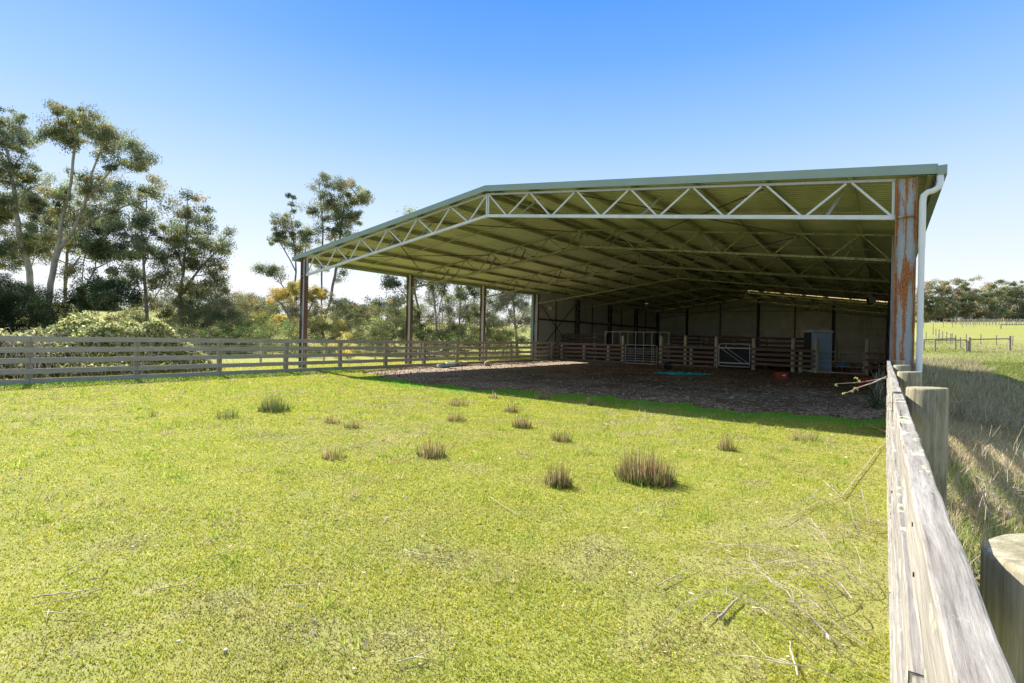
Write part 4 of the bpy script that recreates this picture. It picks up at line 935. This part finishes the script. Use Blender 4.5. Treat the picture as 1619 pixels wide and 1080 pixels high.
# ------------------------------------------------------------------ grasses
def blades(name, X, Y, Hh, W, col, label=None, lean=.45, zoff=0, parent=None, mat='blade', kind='stuff', cat='grass', z=None):
    n = len(X); Z = (hg(X, Y) if z is None else z)+zoff
    B = np.stack([X, Y, Z], -1); a = rng.uniform(0, 2*np.pi, n)
    ln = np.abs(rng.normal(0, lean, n))*Hh; dirv = np.stack([np.cos(a)*ln, np.sin(a)*ln, Hh*np.clip(1-.25*lean, .3, 1)*np.ones(n)], -1)
    s = a+np.pi/2+rng.normal(0, .5, n); side = np.stack([np.cos(s), np.sin(s), np.zeros(n)], -1)*W[:, None]/2
    V = np.stack([B-side, B+side, B+dirv], 1)
    o = fast_mesh(name, V, 3, col, M[mat], parent)
    if parent is None: tag(o, label, cat if label else None, None, kind)
    return o
LAWN = [(.40, .42, .055), (.48, .48, .065), (.54, .51, .085), (.60, .53, .19), (.31, .35, .05)]
# paddock turf: density falls with distance
N = 820000
dd = 1.3+(rng.random(N)**1.15)*21; an = rng.uniform(-1.02, .72, N)
fx = -sT*dd+cT*dd*np.tan(an); fy = cT*dd+sT*dd*np.tan(an)
ok = (fx > -19.15) & (fx < .09) & (fy > .2) & (fy < dirt_front(np.clip(fx, -19.6, .4))+.15*rng.random(N)) & (np.hypot(fx, fy) < 26)
fx, fy, dd = fx[ok], fy[ok], dd[ok]; n = len(fx)
def pnoise(x, y, sc, seed, k=14):
    g = np.random.default_rng(seed); v = np.zeros_like(x)
    for _ in range(k):
        a_, f_, p_ = g.uniform(0, 6.28), sc*g.uniform(.6, 1.7), g.uniform(0, 6.28); v += np.sin((x*math.cos(a_)+y*math.sin(a_))*f_+p_)
    return v/math.sqrt(k/2)
patch = .5+.5*np.sin(fx*1.9+np.sin(fy*1.3)*2)*np.sin(fy*1.7+np.sin(fx*.8)*2.2)
patch2 = .5+.5*np.sin(fx*5.3+fy*2+np.sin(fy*4.1)*2)*np.sin(fy*6.1-fx*1.3)
worn = (pnoise(fx, fy, 1.5, 3) + .8*pnoise(fx, fy, 6, 4) > 2.1); dry = np.clip((pnoise(fx, fy, .9, 8)+.6*pnoise(fx, fy, 4, 9)-.2)/1.5, 0, 1)
SPOTS = [(985, 905, .42), (940, 870, .25), (700, 880, .28), (620, 640, .5), (1300, 1000, .30), (200, 862, .22), (430, 690, .4), (1190, 765, .22), (640, 1010, .25), (1100, 1000, .25), (120, 1010, .25), (1040, 1030, .22), (1230, 890, .22), (470, 1000, .2), (1160, 690, .35), (330, 960, .2)]
spot = np.zeros(n)
for px_, py_, r_ in SPOTS:
    a_, b_ = px_-809.5, py_-540; u_ = (a_*math.cos(ROLL)+b_*math.sin(ROLL))/797; v_ = (-a_*math.sin(ROLL)+b_*math.cos(ROLL)+6.1)/797; d_ = H/v_
    spot += np.exp(-(((fx-(-sT*d_+cT*u_*d_))**2+(fy-(cT*d_+sT*u_*d_))**2)/r_**2))
worn = worn | ((spot*(1+.6*pnoise(fx, fy, 9, 31)+.5*rng.normal(0, 1, n))) > .5)
kp = ~(worn & (rng.random(n) < .5)); fx, fy, dd, patch, patch2, worn, dry = [q[kp] for q in (fx, fy, dd, patch, patch2, worn, dry)] if False else (fx[kp], fy[kp], dd[kp], patch[kp], None, worn[kp], dry[kp]); n = len(fx)
patch2 = .5+.5*np.clip(pnoise(fx, fy, 8, 5), -1, 1)
hgt = (.009+.012*rng.random(n)+.008*patch)*(1+.03*dd); wd = .0034+.0011*dd
lush = np.exp(-((dirt_front(fx)-.45-fy)/.55)**2)*(fx > -15); lush += np.exp(-((fx+18.9)/.45)**2)*.8
hgt = hgt*(1+2.2*lush*rng.random(n)); col = pick(LAWN, n, .13, [.24, .32, .22, .1, .12])
col = col*(1-.16*patch2[:, None]*np.array([1, .6, 1]))
col = col*(1-dry[:, None]*.45)+np.array([.42, .36, .18])*dry[:, None]*.45
col = np.where(worn[:, None], col*.4+pick([(.34, .26, .15), (.22, .15, .08), (.46, .40, .25)], n, .15)*.6, col)
lm = np.clip(lush, 0, 1)[:, None]; col = col*(1-lm)+lm*pick([(.17, .46, .05), (.13, .40, .04), (.25, .52, .08)], n, .12)
blades('paddock_turf', fx, fy, hgt, wd, np.clip(col, 0, 1), 'short bright green grazed turf of the paddock', .75)
# scattered taller grass clumps and broad weeds break up the turf
n = 26000; cxx = rng.uniform(-18.5, -.1, 900); cyy = rng.uniform(.8, 12.5, 900); q_ = rng.integers(0, 900, n); X = cxx[q_]+rng.normal(0, .05, n)*(1+.3*(q_ % 3)); Y = cyy[q_]+rng.normal(0, .05, n)*(1+.3*(q_ % 3)); k_ = (X < .0) & (Y < dirt_front(X)); X, Y, q_ = X[k_], Y[k_], q_[k_]; n = len(X)
blades('grass_clumps', X, Y, (.025+.05*rng.random(n))*(1+.25*(q_ % 4)), .004+.0008*np.hypot(X, Y), np.where((q_ % 5 == 0)[:, None], pick([(.52, .46, .25), (.42, .36, .18)], n, .12), pick([(.26, .36, .05), (.34, .44, .06), (.44, .50, .09)], n, .12)), 'slightly taller grass clumps scattered through the short turf', .7)
# small clover leaves lying flat, gives the turf its crumbly texture
m_ = rng.choice(len(fx), 36000, replace=False); cx, cy, cd = fx[m_], fy[m_], dd[m_]
C = np.stack([cx, cy, .006+.012*rng.random(len(cx))], -1)
o = leaves('clover', C, .009+.0014*cd, .008+.0012*cd, pick([(.42, .44, .055), (.50, .50, .085), (.35, .39, .05)], len(cx), .12), M['blade'], None, -.1, .75); tag(o, 'tiny clover leaves through the paddock turf', 'clover', None, 'stuff')
# grass strip beyond the left fence
n = 60000; X = rng.uniform(-26, -19.3, n); Y = rng.uniform(-4, 45, n)
blades('verge_grass', X, Y, .06+.09*rng.random(n), np.full(n, .02), pick(LAWN, n, .15), 'sunny grass strip between the left timber fence and the wire fence', .5)
# right hand side: dry cocksfoot and weeds
DRY = [(.72, .57, .37), (.82, .69, .46), (.60, .46, .28), (.40, .30, .18), (.26, .32, .08)]
GRN = [(.16, .22, .04), (.24, .30, .055), (.32, .36, .08), (.40, .38, .15)]
n = 230000
X = .3+9*rng.random(n)**1.2; Y = .3+15*rng.random(n)**1.1
dense = (np.sin(X*2.2+Y*.8)+np.sin(Y*1.7-X)+rng.normal(0, .8, n)+.5*(Y-3.5)) > -.3; 
hh = np.where(dense, .08+.30*rng.random(n)**1.8, .07+.14*rng.random(n)); wd = .003+.0008*Y
c1 = pick(DRY, n, .15, [.27, .2, .22, .16, .15]); c2 = pick(GRN, n, .15)
sel = (dense & (rng.random(n) < .86))[:, None]
blades('dry_grass', X, Y, hh, wd, np.where(sel, c1, c2), 'tangled dry straw-coloured grass right of the near fence', .8)
n = 150000; X = .5+14*rng.random(n); Y = 14+52*rng.random(n)**1.2
near_sh = (X < 7+.5*np.sin(Y*.9))
hh = np.where(near_sh, .15+.38*rng.random(n), .05+.14*rng.random(n))
cl_ = pnoise(X, Y, 3, 21)+rng.normal(0, .5, n); hh = hh*(1+.35*np.clip(cl_, -1, 1.5))
c = np.where((near_sh & (cl_ > -.3))[:, None], pick([(.50, .41, .27), (.32, .26, .17), (.64, .54, .36), (.22, .26, .09)], n, .2), pick([(.15, .20, .045), (.22, .27, .06), (.32, .33, .11)], n, .15))
blades('rank_grass', X, Y, hh, .012+.0006*Y, c, 'rank weeds and grass along the shaded right side of the shed', .6)
n = 170000; X = 1+39*rng.random(n); Y = 40+95*rng.random(n); k_ = (X > 6+1.2*np.sin(Y*.5)) | (Y > 57+2*np.sin(X)); X, Y = X[k_], Y[k_]; n = len(X)
cl_ = np.clip(.5+.5*pnoise(X, Y, .35, 51), 0, 1)[:, None]
blades('meadow_grass', X, Y, .07+.22*rng.random(n)**2, np.full(n, .07), pick([(.22, .28, .07), (.29, .33, .09), (.34, .34, .14)], n, .12)*(1-cl_)+cl_*pick([(.40, .38, .20), (.33, .34, .12), (.5, .46, .30)], n, .12), 'rough sunny meadow grass in the right paddock', .6)
n = 5000; X = .32+5*rng.random(n); Y = .5+11*rng.random(n); k_ = pnoise(X, Y, 2.2, 41) > -.2; X, Y = X[k_], Y[k_]; n = len(X)
blades('straw_grass', X, Y, .22+.33*rng.random(n), .006+.0009*Y, pick([(.80, .68, .46), (.70, .56, .36), (.88, .80, .62)], n, .1), 'long bleached straw stems arching over the verge right of the near fence', 1.1)
n = 9000; X = .32+2.6*rng.random(n)**1.3; Y = .5+8*rng.random(n); k_ = pnoise(X, Y, 2.6, 43) > .2; X, Y = X[k_], Y[k_]; n = len(X)
blades('green_grass', X, Y, .14+.2*rng.random(n), .007+.0009*Y, pick([(.20, .34, .05), (.30, .42, .07), (.14, .26, .04)], n, .12), 'fresh green grass clumps among the straw by the near round posts', .7)
# tall dead stalks near the right edge
b = MB()
for k in range(200):
    x, y = rnd.uniform(.5, 4.2), rnd.uniform(2.6, 9); h = rnd.uniform(.35, .75); a = rnd.uniform(0, 6.3); z = gz(x, y); l = rnd.uniform(.02, .3)
    b.tube([(x, y, z), (x+l*.4*math.cos(a), y+l*.4*math.sin(a), z+h*.6), (x+l*math.cos(a), y+l*math.sin(a), z+h)], [.003, .0025, .0015], 4, False)
tag(b.build('dead_stalks', M['stick']), 'upright dead flower stalks in the dry grass by the near fence', 'dead stalks', None, 'stuff')
# arching bramble canes, right of the fence
def cane_plant(label, x, y, n, L, right, grp, hmax=.5, zb=0, mat='cane'):
    e = empty('dead_bramble', label, 'bramble', (x, y, zb), grp)
    b = MB()
    for k in range(n):
        a = rnd.uniform(-1.3, 1.3)+(0 if right else math.pi); l = L*rnd.uniform(.4, 1.1); hh = hmax*rnd.uniform(.1, .65); P = []; aa = a
        px, py = x+jit(.15), y+jit(.3)
        for i in range(12):
            t = i/11; zz = gz(px, py) if right else 0
            P.append((px, py, zz+.02+hh*math.sin(math.pi*(.05+.93*t)))); px += l/11*math.cos(aa); py += l/11*math.sin(aa); aa += rnd.gauss(0, .12)+(rnd.choice((-.45, .45)) if rnd.random() < .18 else 0)
        r0 = rnd.uniform(.0015, .0042); b.tube(P, [r0*(1-.6*i/11) for i in range(12)], 5, False)
        for q in range(rnd.randint(1, 4)):
            i = rnd.randint(3, 9); p = Vector(P[i]); a2 = aa+rnd.choice((-1, 1))*rnd.uniform(.5, 1.1); l2 = rnd.uniform(.08, .3)
            P2 = [p, p+Vector((math.cos(a2)*l2*.5, math.sin(a2)*l2*.5, jit(.06))), p+Vector((math.cos(a2+jit(.5))*l2, math.sin(a2+jit(.5))*l2, jit(.08)-.03))]
            b.tube(P2, [r0*.6, r0*.5, r0*.3], 4, False)
    b.build('cane', M[mat], e)
cane_plant('tangle of thin dead canes against the foot of the near fence, nearest the camera', -.08, 2.0, 6, .5, False, 'dead canes inside the near fence', .3)
cane_plant('widest tangle of pale dead canes inside the near fence, between two round posts', -.1, 3.0, 8, .9, False, 'dead canes inside the near fence', .5)
cane_plant('pale dead canes inside the near fence where the longest cane reaches left', -.1, 3.9, 9, 1.0, False, 'dead canes inside the near fence', .55)
cane_plant('small tangle of dead canes inside the near fence just before the shadow edge', -.1, 5.3, 7, .8, False, 'dead canes inside the near fence', .5)
cane_plant('dead canes arching out from the second round post on the right', .45, 3.6, 5, 1.0, True, 'dead canes outside the near fence', .5)
cane_plant('dead canes arching over the dry grass beyond the third round post', .6, 6.5, 12, 1.8, True, 'dead canes outside the near fence', .7)
cane_plant('dark dead canes at the shadow edge out in the right paddock', 3.2, 10.5, 16, 2.2, True, 'dead canes outside the near fence', .7)
cane_plant('dead canes in the shade beside the white downpipe', 1.0, 14.5, 24, 2.0, True, 'dead canes outside the near fence', .8)
# leafy weed spray leaning over the far end of the near fence, and weeds at its foot
e = empty('budding_twig', 'twig with pale yellow-green leaves poking left from the far end of the near fence', 'twig', (.0, 9.5, 1))
b = MB(); b.tube([(.03, 8.6, 1.18), (-.12, 8.3, 1.10), (-.28, 8.0, 1.04), (-.40, 7.8, .97)], [.007, .006, .005, .002], 6, False); b.build('stem', M['cane'], e)
b = MB(); b.tube([(.03, 9.8, 1.1), (-.3, 9.6, 1.02), (-.62, 9.5, .98)], [.006, .005, .003], 6, False)
b.build('stem', M['cane'], e)
C = np.array([(-.40, 7.8, .97), (-.33, 7.9, 1.0), (-.28, 8.0, 1.04), (-.6, 9.5, .98), (-.35, 9.6, 1.08), (-.3, 9.55, 1.05)])
for c_ in C:
    leaves('leaf_tuft', c_+rng.normal(0, .015, (6, 3)), .035, .018, pick([(.42, .44, .14), (.5, .5, .2)], 6), M['leaf'], e, 0)
def weed(label, x, y, h, n, r, pal):
    X = x+rng.normal(0, r, n); Y = y+rng.normal(0, r*1.4, n); Z = np.abs(rng.normal(0, .5, n))*h; ok = (Z < h*1.2) & (X < .04); X, Y, Z = X[ok], Y[ok], Z[ok]
    e = empty('weed_clump', label, 'weed', (x, y, 0), 'weeds at the far end of the near fence')
    leaves('foliage', np.stack([X, Y, Z+.04], -1), .06, .025, pick(pal, len(X), .2), M['leaf'], e, -.4)
    b = MB()
    for k in range(14): b.tube([(x+jit(r*.4), y+jit(r*.4), .02), (min(.03, x+jit(r)), y+jit(r), h*.6), (min(.03, x+jit(r*1.6)), y+jit(r), h*rnd.uniform(.8, 1.4))], [.006, .004, .002], 5, False)
    b.build('stem', M['cane'], e)
weed('dark green weed clump at the foot of the near fence inside the shed shadow', -.08, 15.6, .75, 1300, .13, DARK+OLIVE[:2])
weed('tall scraggly weed clump between the right crate and the near fence', -.02, 21.0, .8, 900, .12, DARK+OLIVE[:2])

# ------------------------------------------------------------------ rush tussocks
RUSH = [(.24, .15, .08), (.34, .20, .11), (.18, .16, .07), (.14, .19, .05), (.48, .36, .22)]
STRAW = [(.42, .34, .2), (.5, .42, .27), (.34, .24, .14), (.2, .2, .08)]
RG = [(.08, .13, .04), (.12, .18, .05), (.15, .15, .07), (.2, .15, .09)]
def tussock(label, x, y, w, h, n, pal):
    a = rng.uniform(0, 2*np.pi, n); r = w/2*np.sqrt(rng.random(n)); X = x+r*np.cos(a)*1.0; Y = y+r*np.sin(a)*.8
    k = rng.integers(0, 5, n); X += (k-2)*w*.04
    n = n; hh = h*(.30+.85*rng.random(n)**1.3)*(1-.5*(r/(w/2))**2)*(1-.3*np.sin(a*3+x*5)**2); B = np.stack([X, Y, np.full(n, .0)], -1)
    ln = hh*(.10+.28*r/(w/2))*rng.random(n); T = B+np.stack([np.cos(a)*ln, np.sin(a)*ln, hh], -1)
    wd = .003+.003*rng.random(n)+.00035*math.hypot(x, y); s = rng.uniform(0, 2*np.pi, n); side = np.stack([np.cos(s), np.sin(s), np.zeros(n)], -1)*wd[:, None]/2
    V = np.stack([B-side, B+side, T+side*.35, T-side*.35], 1); V[:, :, 0] -= x; V[:, :, 1] -= y
    keep = rng.random(n) < .9; V = V[keep]; n = len(V)
    e = empty('rush_tussock', label, 'rush tussock', (x, y, 0), 'rush tussocks dotted over the paddock')
    o = fast_mesh('rush_stems', V, 4, pick(pal, n, .2), M['blade']); o.parent = e
    n2 = int(n*.7); a = rng.uniform(0, 6.28, n2); r = w*.55*np.sqrt(rng.random(n2)); X = r*np.cos(a); Y = r*np.sin(a)*.85; hh = h*.38*rng.random(n2)
    B = np.stack([X, Y, np.zeros(n2)], -1); T = B+np.stack([rng.normal(0, .03, n2), rng.normal(0, .03, n2), hh], -1); side = rng.normal(0, 1, (n2, 3))*.004; side[:, 2] = 0
    o = fast_mesh('green_skirt', np.stack([B-side, B+side, T], 1), 3, pick([(.09, .16, .025), (.15, .24, .035)], n2), M['blade']); o.parent = e
T_ = [((433, 650), 50, 30, 460, RG, 'dark green tussock, the greenest in the paddock, at left nearest the fence'), ((360, 661), 40, 20, 110, RG, 'thin sparse tussock just left of the dark green one'),
 ((525, 669), 26, 16, 110, RUSH, 'small brown tussock, the left of a close pair left of centre'), ((557, 677), 26, 17, 130, RUSH, 'small brown tussock, the right of a close pair left of centre'),
 ((528, 724), 40, 26, 140, RUSH, 'split two-tuft tussock below the close pair'), ((682, 721), 48, 32, 330, RUSH, 'medium brown tussock in the centre-left foreground'),
 ((724, 641), 34, 15, 190, RUSH, 'wide low tussock nearest the dirt, left of centre'), ((722, 666), 32, 20, 160, RUSH, 'tussock just below the wide low one'),
 ((781, 630), 18, 12, 110, STRAW, 'little straw-brown tussock on the dirt edge'), ((857, 632), 24, 18, 190, STRAW, 'pale straw tussock at the shadow edge, the left of two'),
 ((808, 652), 24, 17, 190, RUSH, 'reddish tussock behind the darker one in the middle'), ((825, 676), 32, 26, 260, RUSH, 'dark tussock in front of the reddish one in the middle'),
 ((887, 697), 32, 22, 190, RUSH, 'ragged tussock right of the middle pair'), ((935, 641), 18, 18, 120, STRAW, 'pale straw tussock at the shadow edge, the right of two'),
 ((883, 768), 42, 40, 420, RUSH, 'second largest brown tussock, nearest the camera'), ((1020, 760), 86, 50, 1300, RUSH, 'largest tussock, broad and bushy brown-green in the right foreground'),
 ((1150, 712), 26, 26, 170, RUSH, 'lone brown tussock at right, midway to the shadow'), ((1270, 696), 46, 20, 130, STRAW, 'faint sparse tussock nearest the right fence shadow'), ((240, 659), 12, 14, 30, RG, 'tiny tussock far left of the dark green one')]
for (px, py), wpx, hpx, n, pal, lb in T_:
    u = ((px-809.5)*math.cos(ROLL)+(py-540)*math.sin(ROLL))/797; v = (-(px-809.5)*math.sin(ROLL)+(py-540)*math.cos(ROLL)+6.1)/797; d = H/v
    tussock(lb, -sT*d+cT*u*d, cT*d+sT*u*d, wpx/797*d, hpx/797*d*1.1, n, pal)

# ------------------------------------------------------------------ sticks, stones, litter
def gp(px, py):
    u = ((px-809.5)*math.cos(ROLL)+(py-540)*math.sin(ROLL))/797; v = (-(px-809.5)*math.sin(ROLL)+(py-540)*math.cos(ROLL)+6.1)/797; d = H/v
    return Vector((-sT*d+cT*u*d, cT*d+sT*u*d, 0))
def stick(label, pix, r, forks=(), mat='stick'):
    P = [gp(*p)+Vector((0, 0, .028)) for p in pix]; b = MB(); Q = []
    for a, c in zip(P[:-1], P[1:]):
        for i in range(4): Q.append(a.lerp(c, i/4)+Vector((jit(.004), jit(.004), jit(.003))))
    Q.append(P[-1]); b.tube(Q, [r*(1-.6*i/len(Q)) for i in range(len(Q))], 7, True)
    for f in forks:
        F = [gp(*p)+Vector((0, 0, .03)) for p in f]; b.tube(F, [r*.7, r*.3] if len(F) == 2 else [r*.7, r*.5, r*.3], 6, True)
    tag(b.build('dry_stick', M[mat], smooth=True), label, 'stick', 'dry sticks lying on the paddock')
stick('longest pair of dry stalks at bottom left of the paddock', [(55, 951), (110, 944), (162, 938)], .0055, [[(162, 938), (120, 952), (52, 965)]])
stick('short dry stalk lying below the long pair at bottom left', [(72, 975), (95, 977), (132, 979)], .004, [[(77, 973), (72, 992)]])
stick('straight dry stalk above and right of the long pair', [(105, 908), (130, 897), (156, 884)], .004)
stick('bent thin stalk left of the bottom centre', [(242, 940), (300, 929), (308, 924), (321, 917)], .004)
stick('upper of two parallel stalks in the lower left paddock', [(320, 865), (345, 855), (368, 845)], .0035)
stick('lower of two parallel stalks in the lower left paddock', [(328, 889), (360, 876), (388, 865)], .0035)
stick('horizontal stalk in the lower centre-left', [(450, 933), (480, 931), (512, 928)], .0035)
stick('pale horizontal twig lying in the centre of the lower paddock', [(638, 876), (670, 884), (700, 888), (715, 889)], .004)
stick('forked twig lying at the bottom centre', [(628, 1055), (655, 1048), (680, 1037)], .0045, [[(655, 1048), (690, 1054)]])
stick('thin pale twig right of the bottom centre', [(775, 790), (800, 808), (826, 822)], .003) 
stick('chunky forked grey stick at lower right near the dead canes', [(1135, 985), (1150, 970), (1168, 952)], .010, [[(1142, 978), (1125, 975), (1112, 988)]], 'bark_pale')
stick('curved bare stick at the lower right beside the chunky one', [(1190, 968), (1205, 970), (1213, 981)], .006)
stick('thin branching twig lying to the left of the chunky grey stick', [(1040, 932), (1065, 918), (1100, 900)], .0045, [[(1065, 918), (1090, 920)]])
stick('twig with an upturned end at the bottom right', [(1262, 1079), (1252, 1045), (1248, 1020)], .005, [[(1255, 1060), (1235, 1050)]])
stick('long arched bare cane reaching left from the near fence', [(1400, 700), (1330, 790), (1290, 800), (1240, 830), (1222, 836)], .005, [[(1330, 790), (1300, 762)]])
stick('small dark log fragment behind the bright turf on the dirt edge', [(1042, 619), (1075, 627)], .012, (), 'bark_pale')
WS = []
for px_, py_, r_ in SPOTS:
    q = gp(px_, py_) if 'gp' in globals() else None; k_ = int(1500*r_); WS.append(np.stack([q.x+rng.normal(0, r_*.55, k_), q.y+rng.normal(0, r_*.55, k_), .010+.008*rng.random(k_)], -1))
WS = np.concatenate(WS); o = leaves('dead_thatch', WS, .016, .006, pick([(.26, .20, .11), (.36, .29, .17), (.5, .42, .26), (.18, .15, .07)], len(WS), .2), M['litter'], None, 0, .9)
tag(o, 'brown dead thatch in the worn spots of the paddock', 'thatch', None, 'stuff')
n = 1500; X = -19+19*rng.random(n); Y = .8+10.5*rng.random(n); ok = (Y < dirt_front(X)); X, Y = X[ok], Y[ok]
C = np.stack([X, Y, .03+.008*rng.random(len(X))], -1); o = leaves('leaf_litter', C, .05, .014, pick([(.5, .42, .3), (.62, .58, .5), (.3, .22, .14)], len(C), .2, [.5, .15, .35]), M['litter'], None, 0, .85)
tag(o, 'scattered dead gum leaves and straw on the paddock', 'leaf litter', None, 'stuff')
n = 46; bmo = []
for k, (px, py) in enumerate([(1130, 768), (612, 822), (640, 822), (1247, 1043), (283, 1018), (105, 930), (1178, 836), (665, 1055), (1007, 806), (357, 1032), (210, 868), (560, 1062), (700, 870)]):
    p = gp(px, py); r = rnd.uniform(.008, .014); b = MB(); n = 7
    for z, s in ((-.4, .8), (.1, 1), (.35, .6)):
        for i in range(n): a = 6.283*i/n; q = r*s*rnd.uniform(.75, 1.15); b.v.append((p.x+q*math.cos(a)*1.3, p.y+q*math.sin(a), .015+z*r))
    for j in range(2):
        for i in range(n): b.f.append((j*n+i, j*n+(i+1) % n, j*n+n+(i+1) % n, j*n+n+i))
    b.f.append(tuple(2*n+i for i in range(n)))
    if k == 0: M['stone'] = simple_mat('stone', (.45, .42, .37), .9, .15)
    tag(b.build('pale_stone', M['stone'], smooth=True), 'tiny pale stone or bark chip lying loose in the turf', 'stone', 'pale stones in the turf')
# clods, manure and straw on the shed floor
n = 12000; X = rng.uniform(-19.2, .05, n); tY = rng.random(n)**1.8; yf = dirt_front(X); Y = yf-.1+(32-yf)*tY
C = np.stack([X, Y, .045+.012*rng.random(n)], -1)
o = leaves('dirt_clods', C, .05, .042, pick([(.12, .075, .045), (.19, .12, .07), (.26, .17, .105), (.36, .26, .17)], n, .2, [.35, .32, .22, .11]), M['litter'], None, 0, .55); tag(o, 'crumbly clods and dung over the shed floor', 'clods', None, 'stuff')
n = 5000; X = rng.uniform(-19.2, .05, n); tY = rng.random(n)**1.8; yf = dirt_front(X); Y = yf+(32-yf)*tY
o = leaves('loose_straw', np.stack([X, Y, .055+.01*rng.random(n)], -1), .13, .010, pick([(.42, .34, .23), (.3, .23, .16), (.55, .47, .35)], n, .2), M['litter'], None, 0, .97); tag(o, 'loose straw trodden into the shed floor', 'straw', None, 'stuff')
